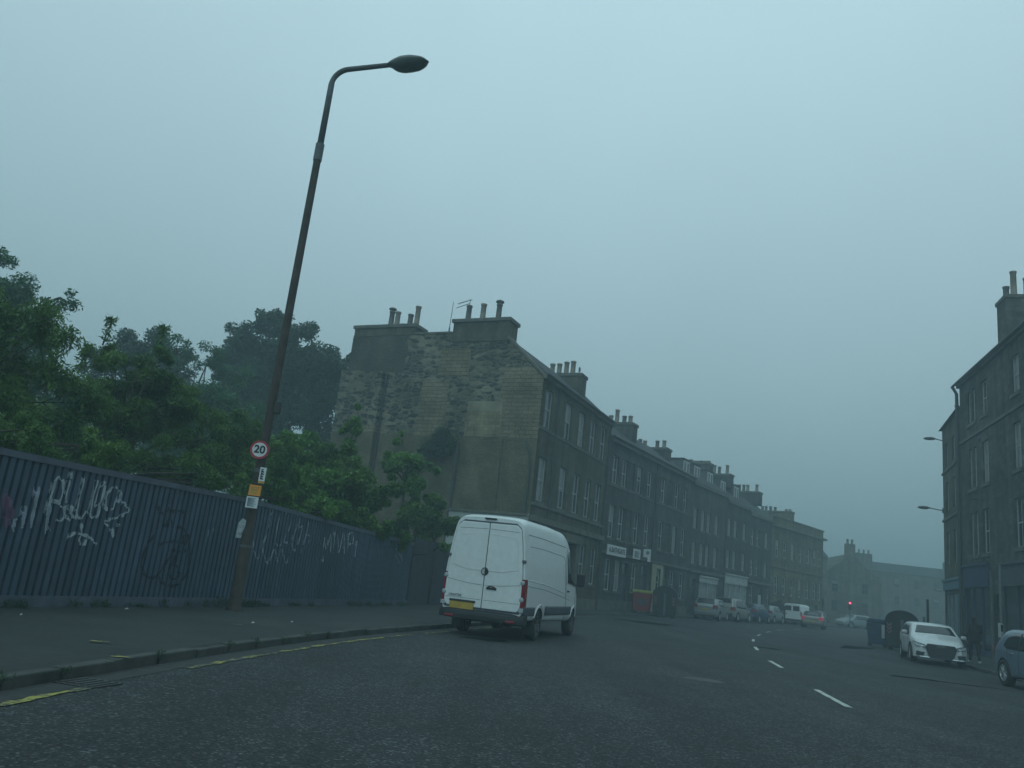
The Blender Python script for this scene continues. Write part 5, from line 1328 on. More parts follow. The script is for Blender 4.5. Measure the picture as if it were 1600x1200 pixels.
def hatch(name, label, paint, L=4.1, W=1.76, H=1.45, group=None, rear='hatch', lit=False, wheels=10, suv=False, reartop=.42, plate_=True, ff=.0):
    t = thing(name, label, 'car', group=group)
    rp = [(0, .88), (.05, .97), (.10, 1.02), (reartop, H - .05), (reartop + .35, H - .005), (1.9, H), (2.5, H - .03), (L - 1.15 - .35, H - .17), (L - 1.08, 1.02), (L - .9, .985), (L - .35, .86), (L - .08, .72), (L, .60)]
    if suv: rp = [(p[0], p[1] * 1.0 + (.1 if 0 < p[0] < L - .1 and p[1] < 1.1 else 0)) for p in rp]
    if rear == 'soft': rp = [(0, .82), (.06, .93), (.75, .98), (1.25, H - .08), (1.6, H), (2.0, H), (2.5, H - .06), (L - 1.25, .99), (L - .35, .84), (L - .08, .7), (L, .58)]
    B = Body(L, W, rp, [(0, .9), (.3, .96), (L * .55, .90), (L - 1.1, .86), (L, .55)], [(0, .36), (.12, .24), (L - .15, .22), (L, .30)],
             [(0, .80), (.08, .90), (.3, .97), (.8, 1), (L - .9, 1.0), (L - .35, .94), (L - .1, .84), (L, .70)], CAR_UP)
    wx0, wx1 = .78, L - .88; r_ = .325 if not suv else .35
    B.mesh(paint, t, .07, arches=(wx0, wx1), ar=r_ + .055)
    for sy in (1, -1):
        for x in (wx0, wx1): wheel(t, x, sy * (W / 2 - .10), r_, .2, wheels, None, sy)
        if rear == 'soft': win = [(1.35, 1.0), (1.55, H - .11), (2.35, H - .13), (2.8, 1.0)]
        else: win = [(reartop + .2, 1.06), (reartop + .42, H - .15), (1.3, H - .10), (2.35, H - .13), (L - 1.45, .98), (1.8, .965), (.95, .98)]
        B.side_patch(win, .006, M_CGL, t, 'side_window', sy, 20)
        if rear != 'soft': B.line([(1.62, .98), (1.58, H - .12)], sy, paint if 0 else M_PLAS, t, 'door_pillar', .022, .014)
        B.line([(1.62, .98), (1.64, .35)], sy, M_SEAM, t, 'door_gap', .005)
        B.line([(.98, .97), (1.02, .75), (1.12, .6), (1.16, .36)], sy, M_SEAM, t, 'door_gap', .005)
        B.line([(L - 1.32, .96), (L - 1.3, .36)], sy, M_SEAM, t, 'door_gap', .005)
        B.line([(wx0 + .5, .29), (wx1 - .5, .29)], sy, M_PLAS, t, 'sill_trim', .03, .01)
        rbox(t, 'door_handle', M_CHR if suv else paint, 1.28, sy * (B.hw(1.28, .86) + .014), .865, .17, .035, .028, .01)
        rbox(t, 'door_handle', paint, 2.15, sy * (B.hw(2.15, .84) + .014), .845, .17, .035, .028, .01)
        m1 = rbox(t, 'wing_mirror', paint, L - 1.5, sy * (W / 2 + .10), 1.02, .12, .20, .14, .045)
        q = rbox(m1, 'mirror_stalk', M_PLAS, -.0, -sy * .1, -.07, .06, .12, .04, .01)
        # lamps at the rear corners
        hh = B.hw(.1, .9)
        tl = MB()
        for z in np.linspace(.78, 1.04, 5):
            for x, off in ((-.012, -.20), (-.02, -.07), (.05, .010), (.22, .008)): tl.v.append((x if x < 0 else x, sy * (B.hw(max(x, .03), min(z, .93) * .8) + off), z if rear != 'soft' else z - .10))
        for i in range(4):
            for j in range(3): q = i * 4 + j; tl.f.append((q, q + 1, q + 5, q + 4)); tl.m.append(0)
        o = tl.build('tail_light', M_REDL if lit else M_RED, t); mo = o.modifiers.new('s', 'SOLIDIFY'); mo.thickness = .03
        # headlamps
        hl = MB(); xs_ = [L - .02, L - .07, L - .2, L - .42]; zt_ = [.62, .67, .70, .73]; zl = [.55, .55, .58, .66]
        for k in range(4):
            for tt in (0, .5, 1):
                z = zl[k] + (zt_[k] - zl[k]) * tt; hl.v.append((xs_[k] + .012, sy * (B.hw(xs_[k], z) + .008 - (.16 if k == 0 else 0)), z))
        for k in range(3):
            for j in range(2): q = k * 3 + j; hl.f.append((q, q + 3, q + 4, q + 1)); hl.m.append(0)
        o = hl.build('headlight', M_CLR, t, smooth=True); mo = o.modifiers.new('s', 'SOLIDIFY'); mo.thickness = .03
    if rear != 'soft':
        B.top_patch(.13, reartop + .02, .62, .52, .008, M_CGL, t, 'rear_window')
        rbox(t, 'spoiler', paint, reartop + .12, 0, H - .035, .26, 1.05, .03, .012)
    else:
        B.top_patch(.78, 1.2, .55, .5, .008, M_CGL, t, 'rear_window')
        B.top_patch(.72, 2.55, .66, .66, .012, M_BLACK, t, 'fabric_roof')
        B.top_patch(.80, 1.18, .45, .40, .026, M_CGL, t, 'rear_window')
    B.top_patch(L - 1.62 if rear != 'soft' else 2.45, L - 1.12 if rear != 'soft' else L - 1.3, .56, .68, .008, M_CGL, t, 'windscreen')
    rbox(t, 'rear_bumper', paint if not suv else M_PLAS, -.03, 0, .46, .12, W * .80, .24, .05); rbox(t, 'bumper_insert', M_PLAS, -.05, 0, .31, .12, W * .7, .09, .02)
    rbox(t, 'number_plate', M_PLY, -.10 if rear == 'soft' else -.025, 0, .56 if rear == 'soft' else .72, .02, .50, .11, .004)
    rbox(t, 'front_bumper', paint, L - .02, 0, .42, .12, W * .70, .30, .05)
    return t, B
# white hatchback facing the camera on the right, with the big dark grille
audi, AB = hatch('parked_car', 'white hatchback with a wide dark grille, facing the camera on the right', P_WHITE2, 4.3, 1.79, 1.43)
for o in list(audi.children):
    if o.name.startswith('front_bumper'): bpy.data.objects.remove(o)
Lq = 4.3
a = MB(); a.poly([(-.43, .70), (-.50, .60), (-.40, .30), (-.34, .24), (.34, .24), (.40, .30), (.50, .60), (.43, .70)], Lq + .035, Lq + .075, 'yz'); g1 = a.build('grille', simple('grille_black', (.018, .02, .022), .5), audi, bevel=.01)
a = MB()
for k in range(9): z = .28 + k * .048; w_ = .36 + .12 * (k / 8); a.box(Lq + .077, Lq + .083, -w_, w_, z, z + .008)
a.build('grille_bars', M_GREYT, g1)
a = MB(); a.tube([(Lq + .078, y, z) for y, z in [(-.43, .70), (-.50, .60), (-.40, .30), (-.34, .24), (.34, .24), (.40, .30), (.50, .60), (.43, .70), (-.43, .70)]], .012, 6); a.build('grille_surround', M_GREYT, g1)
a = MB()
for k in range(4): a.lathe([(.034, -.004), (.04, 0), (.034, .004), (.028, 0), (.034, -.004)], axis='x', n=16, org=(Lq + .086, -.105 + .07 * k, .655))
a.build('ring_badge', M_CHR, g1)
fb = MB()
for k in range(17):
    t = -1 + k / 8; y = .86 * t; x = Lq + .045 - .30 * abs(t) ** 3.2
    fb.v += [(x, y, .22), (x + .015, y, .38), (x + .005, y, .58), (x - .03, y, .68), (x - .25, y * .98, .70), (x - .25, y * .98, .22)]
for k in range(16):
    for j in range(6): q = k * 6; fb.f.append((q + j, q + (j + 1) % 6, q + 6 + (j + 1) % 6, q + 6 + j)); fb.m.append(0)
fb.f += [tuple(range(6)), tuple(16 * 6 + j for j in range(5, -1, -1))]; fb.m += [0, 0]
autosmooth(fb.build('front_bumper', P_WHITE2, audi), 50)
for sy in (1, -1):
    a = MB(); a.poly([(sy * .52, .40), (sy * .56, .28), (sy * .80, .28), (sy * .78, .42)], Lq - .10, Lq + .012, 'yz'); a.build('air_intake', M_PLAS, audi)
    hl = MB(); Pq = [(Lq + .03, .50, .565), (Lq - .04, .66, .575), (Lq - .16, .80, .60), (Lq - .34, .865, .69)]; Pt = [(Lq - .0, .52, .66), (Lq - .08, .66, .69), (Lq - .22, .79, .72), (Lq - .42, .85, .745)]
    for p_, q_ in zip(Pq, Pt): hl.v += [(p_[0] + .014, sy * p_[1], p_[2]), (q_[0] + .014, sy * q_[1], q_[2])]
    for k in range(3): hl.f.append((2 * k, 2 * k + 2, 2 * k + 3, 2 * k + 1)); hl.m.append(0)
    o = hl.build('headlight', M_CLR if sy > 0 or 1 else M_CGL, audi); mo = o.modifiers.new('s', 'SOLIDIFY'); mo.thickness = .03
    hk = MB(); hk.tube([(p_[0] + .018, sy * p_[1], p_[2]) for p_ in Pq] + [(p_[0] + .018, sy * p_[1], p_[2]) for p_ in Pt[::-1]] + [(Pq[0][0] + .018, sy * Pq[0][1], Pq[0][2])], .01, 6); hk.build('headlight_edge', M_PLAS, o)
a = MB(); a.tube([(Lq + .055, -.7, .25), (Lq + .07, 0, .235), (Lq + .055, .7, .25)], .014, 6); a.build('lower_lip', M_CHR, audi)
for o in list(audi.children):
    if o.name.startswith('headlight') and o.type == 'MESH' and len(o.data.vertices) == 12: bpy.data.objects.remove(o)
put(audi, 17.75, 33.6, 200)
silv, _ = hatch('parked_car', 'silver blue hatchback cut off by the right edge of the picture, nearest on the right', P_SBLUE, 4.05, 1.75, 1.52, reartop=.55, suv=True)
put(silv, 15.12, 23.25, 188)
h1, _ = hatch('parked_car', 'silver hatchback with one red tail light showing, first in the left row of parked cars', P_SILV, 4.0, 1.74, 1.47, reartop=.3, group='cars parked along the left kerb')
put(h1, 14.9, 56.6, 28)
h2, _ = hatch('parked_car', 'tall silver estate car with pale roof pillars, second in the left row', P_BEIGE, 4.3, 1.78, 1.66, reartop=.22, suv=True, group='cars parked along the left kerb')
put(h2, 17.2, 60.3, 35)
h3, _ = hatch('parked_car', 'bright blue hatchback, third in the left row of parked cars', P_BLUE, 4.0, 1.74, 1.45, group='cars parked along the left kerb')
put(h3, 20.2, 64.6, 36)
h4, _ = hatch('parked_car', 'pale silver hatchback, fourth in the left row, just before the dark domed bin', P_SILV, 4.0, 1.74, 1.45, group='cars parked along the left kerb')
put(h4, 22.7, 68.4, 36)
cv, _ = hatch('moving_car', 'champagne convertible with dark fabric roof and lit red tail lights driving away', P_BEIGE, 4.2, 1.76, 1.34, rear='soft', lit=True)
put(cv, 26.2, 66.6, 26)
bc, _ = hatch('parked_car', 'dark blue car mostly hidden behind the big domed bin on the right', P_BLUE, 4.1, 1.76, 1.46)
put(bc, 25.0, 50.0, 202)
fc1, _ = hatch('moving_car', 'faint grey car far off in the fog near the red traffic light', P_SILV, 4.1, 1.76, 1.46, group='faint cars in the fog')
put(fc1, 42.5, 92, 250)
fc2, _ = hatch('moving_car', 'faint dark car in the fog beyond the convertible', P_DARK, 4.1, 1.76, 1.46, group='faint cars in the fog')
put(fc2, 35.5, 88, 225)
# small white van in the left row
sv = thing('small_van', 'small white box-shaped van at the far end of the left row of parked vehicles', 'van')
SB = Body(4.4, 1.8, [(0, 1.76), (.05, 1.80), (.3, 1.83), (2.4, 1.82), (2.7, 1.74), (3.25, 1.12), (3.4, 1.04), (4.1, .88), (4.4, .65)], [(0, 1.0), (4.4, .6)], [(0, .35), (.15, .26), (4.4, .3)], [(0, .93), (.1, .98), (3.6, 1), (4.2, .9), (4.4, .74)], VAN_UP)
SB.mesh(P_WHITE, sv, .08, arches=(.8, 3.5), ar=.38)
for sy in (1, -1):
    for x in (.8, 3.5): wheel(sv, x, sy * .8, .32, .2, 8, M_STL, sy)
    SB.side_patch([(2.3, 1.08), (2.3, 1.6), (2.6, 1.58), (3.0, 1.08)], .008, M_CGL, sv, 'door_window', sy)
    rbox(sv, 'tail_light', M_RED, -.01, sy * .8, 1.0, .05, .10, .4, .015)
rbox(sv, 'rear_window', M_CGL, -.005, .36, 1.42, .03, .56, .42, .02); rbox(sv, 'rear_window', M_CGL, -.005, -.36, 1.42, .03, .56, .42, .02); rbox(sv, 'rear_bumper', M_PLAS, -.03, 0, .42, .1, 1.6, .16, .03)
put(sv, 27.4, 74.2, 38)

# ------------------------------------------------------------------ bins
M_BIN = simple('bin_black', (0.006, 0.007, 0.008), .55, vary=.2); M_BINR = simple('bin_red', (0.20, 0.012, 0.018), .6, vary=.25); M_BINY = simple('bin_yellow', (0.34, 0.34, 0.05), .6); M_CHEV = simple('chevron_red_white', (0.20, 0.11, 0.115), .6, vary=.4, scale=8); M_OLIVE = simple('bin_olive', (0.06, 0.065, 0.035), .7)
def domebin(label, x, y, hd_, s=1.0, chev=True):
    t = thing('communal_bin', label, 'bin', group='large black domed communal bins')
    a = MB(); W_, D_ = .72, .62
    prof = [(-W_ * .93, .12), (-W_, .5), (-W_, 1.28)] + [(-W_ * math.cos(q), 1.28 + .58 * math.sin(q) ** .8) for q in np.linspace(.15, math.pi - .15, 12)] + [(W_, 1.28), (W_, .5), (W_ * .93, .12)]
    a.poly(prof, -D_, D_, 'xz'); a.build('container', M_BIN, t, bevel=.04)
    a = MB(); pr = [(-(W_ + .03) * math.cos(q), 1.27 + .62 * math.sin(q) ** .8) for q in np.linspace(.05, math.pi - .05, 14)]
    a.poly(pr + [(p[0] * .93, p[1] - .06) for p in pr[::-1]], -D_ - .04, D_ + .04, 'xz'); a.build('domed_lid', M_BIN, t)
    for sx in (-1, 1):
        a = MB(); a.box(-.07, .07, -D_ - .03, -D_ - .005, .15, 1.45); o = a.build('rib', M_GREYT if sx > 0 else M_BIN, t, bevel=.01); o.location = (sx * .02 if sx > 0 else -.35, 0, 0)
    if chev:
        for sx in (-1, 1):
            a = MB()
            for k in range(3):
                z = .75 + k * .17
                a.poly([(sx * .66, z + .13), (sx * .55, z), (sx * .44, z + .13), (sx * .44, z + .20), (sx * .55, z + .07), (sx * .66, z + .20)][::1], -D_ - .012, -D_ - .002, 'xz')
            a.build('chevron_marks', M_CHEV, t)
    for sx in (-1, 1):
        a = MB(); a.box(sx * .5 - .1, sx * .5 + .1, -.4, .4, -.0, .13); a.build('foot', M_BLACK, t)
    a = MB(); a.tube([(W_ - .02, -.3, 1.0), (W_ + .14, -.3, 1.0), (W_ + .14, .3, 1.0), (W_ - .02, .3, 1.0)], .03, 8); a.build('lifting_bar', M_BLACK, t)
    t.location = (x, y, gz(x, y)); t.rotation_euler = (0, 0, R(hd_)); t.scale = (s, s, s)
    return t
domebin('black domed communal bin with chevrons beside the red bin on the left', 11.0, 51.3, -16)
domebin('black domed communal bin behind the white hatchback on the right', 20.3, 40.3, -28, 1.0)
domebin('hazy black domed communal bin between the fourth parked car and the small white van', 25.2, 71.8, -20, .95)
rb = thing('wheeled_bin', 'red four-wheeled bin with a yellow lid on the left pavement edge', 'bin', (9.75, 52.2, gz(9.75, 52.2)), R(-16)); rb.scale = (1, 1, 1.18)
a = MB(); a.poly([(-.5, .18), (-.6, 1.12), (.6, 1.12), (.5, .18)], -.42, .42, 'xz'); a.build('container', M_BINR, rb, bevel=.03)
a = MB(); a.poly([(-.64, 1.13), (-.6, 1.27), (.6, 1.27), (.64, 1.13)], -.47, .47, 'xz'); a.build('lid', M_BINY, rb, bevel=.04)
for sx in (-1, 1):
    for sy in (-1, 1):
        a = MB(); a.lathe([(0, -.03), (.09, -.03), (.09, .03), (0, .03)], axis='y', n=14); o = a.build('castor', M_BLACK, rb); o.location = (sx * .4, sy * .33, .09)
a = MB(); a.box(-.3, .3, -.44, -.421, .5, .85); a.build('notice_patch', simple('faded_sticker', (.07, .04, .05), .6), rb)
a = MB(); a.tube([(-.66, -.3, 1.05), (-.66, .3, 1.05)], .025, 6); a.tube([(.66, -.3, 1.05), (.66, .3, 1.05)], .025, 6); a.build('side_handle', M_BINY, rb)
P_BB = simple('bin_dark_blue', (.012, .03, .065), .55, vary=.3)
ob = thing('wheeled_bin', 'blue recycling bin with bottles piled on it left of the domed bin on the right', 'bin', (20.0, 42.2, gz(20, 42)), R(-28))
a = MB(); a.poly([(-.42, .12), (-.5, 1.15), (.5, 1.15), (.42, .12)], -.4, .4, 'xz'); a.build('container', P_BB, ob, bevel=.03)
a = MB(); a.poly([(-.53, 1.16), (-.4, 1.38), (.4, 1.38), (.53, 1.16)], -.44, .44, 'xz'); a.build('lid', simple('bin_lid_blue', (.014, .035, .08), .5, vary=.3), ob, bevel=.04)
a = MB(); a.box(.2, .34, -.43, -.41, .45, 1.1); a.build('pale_strip', M_SBX if 0 else M_FRAME, ob)
for sx in (-1, 1):
    a = MB(); a.lathe([(0, -.05), (.1, -.05), (.1, .05), (0, .05)], axis='y', n=14); o = a.build('castor', M_BLACK, ob); o.location = (sx * .35, -.3, .1)

# ------------------------------------------------------------------ traffic lights, posts
def signal(label, x, y, lit, h=3.0, rz=-25):
    t = thing('traffic_light', label, 'traffic light', (x, y, gz(x, y)), R(rz), 'traffic lights at the far junction')
    a = MB(); a.tube([(0, 0, 0), (0, 0, h - .9)], .057, 10); a.build('post', M_GREYT, t)
    a = MB(); a.box(-.17, .17, -.1, .1, h - .95, h); a.build('signal_head', M_BLACK, t, bevel=.02)
    for k, mm in enumerate(('off', 'off', 'red')):
        z = h - .8 + k * .30
        a = MB(); a.lathe([(0, -.135), (.07, -.13), (.1, -.105)], axis='y', n=16, org=(0, 0, z))
        a.build('lamp', MATS.get('lit_signal') or simple('lit_signal', (.6, .03, .05), .4, emit=((1.0, .05, .12), 6)) if (lit and k == 2) else M_CGL, t)
        a = MB(); a.tube([(-.11 * math.cos(q), -.17, z + .11 * math.sin(q)) for q in np.linspace(0, math.pi, 8)], .012, 5); a.build('hood', M_BLACK, t)
    return t
signal('traffic light showing red in the fog beyond the convertible', 39.6, 90, True, 2.85)
signal('unlit traffic light, leftmost of the far signals, at the corner of the yellowish block', 34.5, 88.6, False, 2.9, -15)
signal('unlit traffic light, middle of the far signals, just right of the leftmost one', 36.4, 89.6, False, 2.8, -60)
def postt(name, label, x, y, h, r_, mat, z=.12):
    t = thing(name, label, 'post', (x, y, gz(x, y) + z)); a = MB(); a.lathe([(0, 0), (r_ * 1.4, 0), (r_ * 1.4, .12), (r_, .16), (r_, h - .05), (r_ * .8, h), (0, h)], n=14); a.build('pole', mat, t, smooth=False); return t
postt('bollard_post', 'tall thin dark post on the right pavement beyond the white hatchback', 27.2, 50.8, 2.75, .075, M_BLACK)
postt('bollard_post', 'short dark post just left of the tall thin one beyond the white hatchback', 28.4, 53.5, 1.7, .08, M_GREYT)
pp = postt('sign_post', 'slender pale post carrying a small white box between the two right-hand shopfronts', 22.85, 36.5, 4.2, .045, simple('galvanised_post', (.15, .165, .17), .6))
rbox(pp, 'meter_box', M_FRAME, -.12, -.12, 1.35, .16, .2, .62, .03); rbox(pp, 'meter_screen', M_BLACK, -.13, -.225, 1.45, .11, .01, .28, .005)

# ------------------------------------------------------------------ person on the right pavement
pe = thing('person', 'person in dark clothes and pale shoes walking on the right pavement beside the white hatchback', 'person')
sk = [((0, 0, .93), .15), ((0, .01, 1.12), .145), ((0, .02, 1.32), .165), ((0, .01, 1.46), .10), ((0, -.01, 1.53), .058), ((0, -.03, 1.60), .085), ((0, -.03, 1.70), .095), ((0, -.01, 1.77), .06)]
E_ = [(i, i + 1) for i in range(7)]
def chain(start, pts):
    p = start
    for q in pts: sk.append(q); E_.append((p, len(sk) - 1)); p = len(sk) - 1
for s in (-1, 1):
    st_ = 1 if s > 0 else -1
    chain(0, [((s * .09, 0, .84), .105), ((s * .10, -.10 * st_, .50), .075), ((s * .10, .07 if s < 0 else -.20, .30 if s < 0 else .28), .062), ((s * .10, .22 if s < 0 else -.24, .12), .045), ((s * .11, .17 if s < 0 else -.36, .06), .04)])
    chain(2, [((s * .19, 0, 1.40), .075), ((s * .24, .08 * st_, 1.14), .052), ((s * .22, -.05 - .06 * st_, .94), .042), ((s * .21, -.10 - .08 * st_, .84), .034)])
me = bpy.data.meshes.new('person_body'); me.from_pydata([q[0] for q in sk], E_, []); bo = bpy.data.objects.new('body', me); C.objects.link(bo)
mo = bo.modifiers.new('skin', 'SKIN'); mo.use_smooth_shade = True
for i, (p, r_) in enumerate(sk): me.skin_vertices[0].data[i].radius = (r_, r_ * (.8 if i < 4 else 1)); 
me.skin_vertices[0].data[0].use_root = True
mo2 = bo.modifiers.new('sub', 'SUBSURF'); mo2.levels = 1; mo2.render_levels = 2
dg = bpy.context.evaluated_depsgraph_get(); m2 = bpy.data.meshes.new_from_object(bo.evaluated_get(dg)); bo.modifiers.clear(); bo.data = m2
M_SKIN = simple('skin', (.28, .17, .12), .6, vary=.1); M_COAT = simple('dark_coat', (.006, .007, .009), .85, vary=.3); M_HAIR = simple('dark_hair', (.02, .016, .013), .7)
m2.materials.clear(); m2.materials.append(M_COAT); m2.materials.append(M_SKIN)
for pl in m2.polygons:
    c = pl.center
    pl.material_index = 1 if (1.56 < c.z < 1.74 and c.y < -.05) else 0
bo.parent = pe
a = MB()
for i_ in range(7):
    for j in range(14):
        ph = math.pi * .62 * i_ / 6; th = 2 * math.pi * j / 14; a.v.append((.098 * math.sin(ph) * math.cos(th), .01 + .115 * math.sin(ph) * math.sin(th) + .02, 1.71 + .11 * math.cos(ph)))
for i_ in range(6):
    for j in range(14): q = i_ * 14; a.f.append((q + j, q + (j + 1) % 14, q + 14 + (j + 1) % 14, q + 14 + j)); a.m.append(0)
a.build('hair', M_HAIR, pe, smooth=True)
for s, y in ((-1, .17), (1, -.36)):
    a = MB(); a.tube([(0, .10, .05), (0, .0, .055), (0, -.10, .04), (0, -.15, .03)], [.045, .05, .045, .02], 10); o = a.build('shoe', M_FRAME, pe, smooth=True); o.location = (s * .11, y, 0)
# jacket hem and hands
a = MB(); a.lathe([(.175, .80), (.185, .86), (.165, 1.0), (.16, 1.15)], n=18); a.build('jacket', M_COAT, pe, smooth=True)
for s in (-1, 1):
    st_ = 1 if s > 0 else -1; hx, hy_, hz = s * .21, -.10 - .08 * st_, .82
    a = MB(); a.tube([(hx, hy_, hz + .03), (hx, hy_, hz - .05)], [.025, .034], 8)
    for k in range(4): a.tube([(hx, hy_ - .03 + .02 * k, hz - .05), (hx - s * .01, hy_ - .03 + .02 * k, hz - .09), (hx - s * .03, hy_ - .03 + .02 * k, hz - .12 + (.01 if k in (0, 3) else 0))], [.009, .0085, .007], 6)
    a.tube([(hx, hy_ - .035, hz - .0), (hx - s * .02, hy_ - .06, hz - .04), (hx - s * .025, hy_ - .065, hz - .07)], [.011, .009, .008], 6)
    a.build('hand', M_SKIN, pe, smooth=True)
pe.location = (19.3, 32.6, gz(19.3, 32.6) + .12); pe.rotation_euler = (0, 0, R(160)); pe.scale = (1.12, 1.12, 1.0)

# ------------------------------------------------------------------ trees and bushes
def plant(name, label, cat, x, y, lobes, n, ll, lw, mat, seed, droop=.3, trunk=.12, group=None, shell=.5, limbs=True):
    t = thing(name, label, cat, (x, y, 0), 0, group)
    cs = []; g_ = random.Random(seed)
    for (dx, dy, z, r_, rz_) in lobes:      # each lobe broken into clumps
        k = max(4, int(9 * r_))
        for _ in range(k):
            u_ = Vector((g_.gauss(0, 1), g_.gauss(0, 1), g_.gauss(0, 1))).normalized() * (g_.random() ** .45)
            q = r_ * g_.uniform(.22, .42)
            cs.append((dx + u_.x * r_ * .85, dy + u_.y * r_ * .85, z + u_.z * rz_ * .85, q, q, q * g_.uniform(.7, 1.0)))
    leaves(cs, n, ll, lw, droop, 'crown', mat, t, seed, shell)
    top = max(l[2] for l in lobes) * .9; a = MB()
    zt = min(l[2] - l[4] * .3 for l in lobes); zt = max(.6, zt)
    a.tube([(0, 0, -.1), (.05, .03, zt * .5), (0, 0, zt)], [trunk * 1.3, trunk, trunk * .8], 8)
    a.tube([(0, 0, zt), (.0, .05, (zt + top) / 2), (0, 0, top)], [trunk * .8, trunk * .45, trunk * .12], 7)
    for (dx, dy, z, r_, rz_) in lobes:
        s_ = Vector((0, 0, min(z - .2, zt + (z - zt) * .35))); e_ = Vector((dx, dy, z)); mid = s_.lerp(e_, .5) + Vector((g_.uniform(-.1, .1), g_.uniform(-.1, .1), .12 * r_))
        a.tube([s_, mid, e_], [trunk * .55, trunk * .35, trunk * .1], 6)
    for c_ in cs[::2]:
        l = min(lobes, key=lambda l: (l[0] - c_[0]) ** 2 + (l[1] - c_[1]) ** 2 + (l[2] - c_[2]) ** 2)
        a.tube([(l[0], l[1], l[2]), (c_[0], c_[1], c_[2])], [trunk * .15, trunk * .05], 5)
    a.build('trunk', M_BARK, t, smooth=True)
    return t
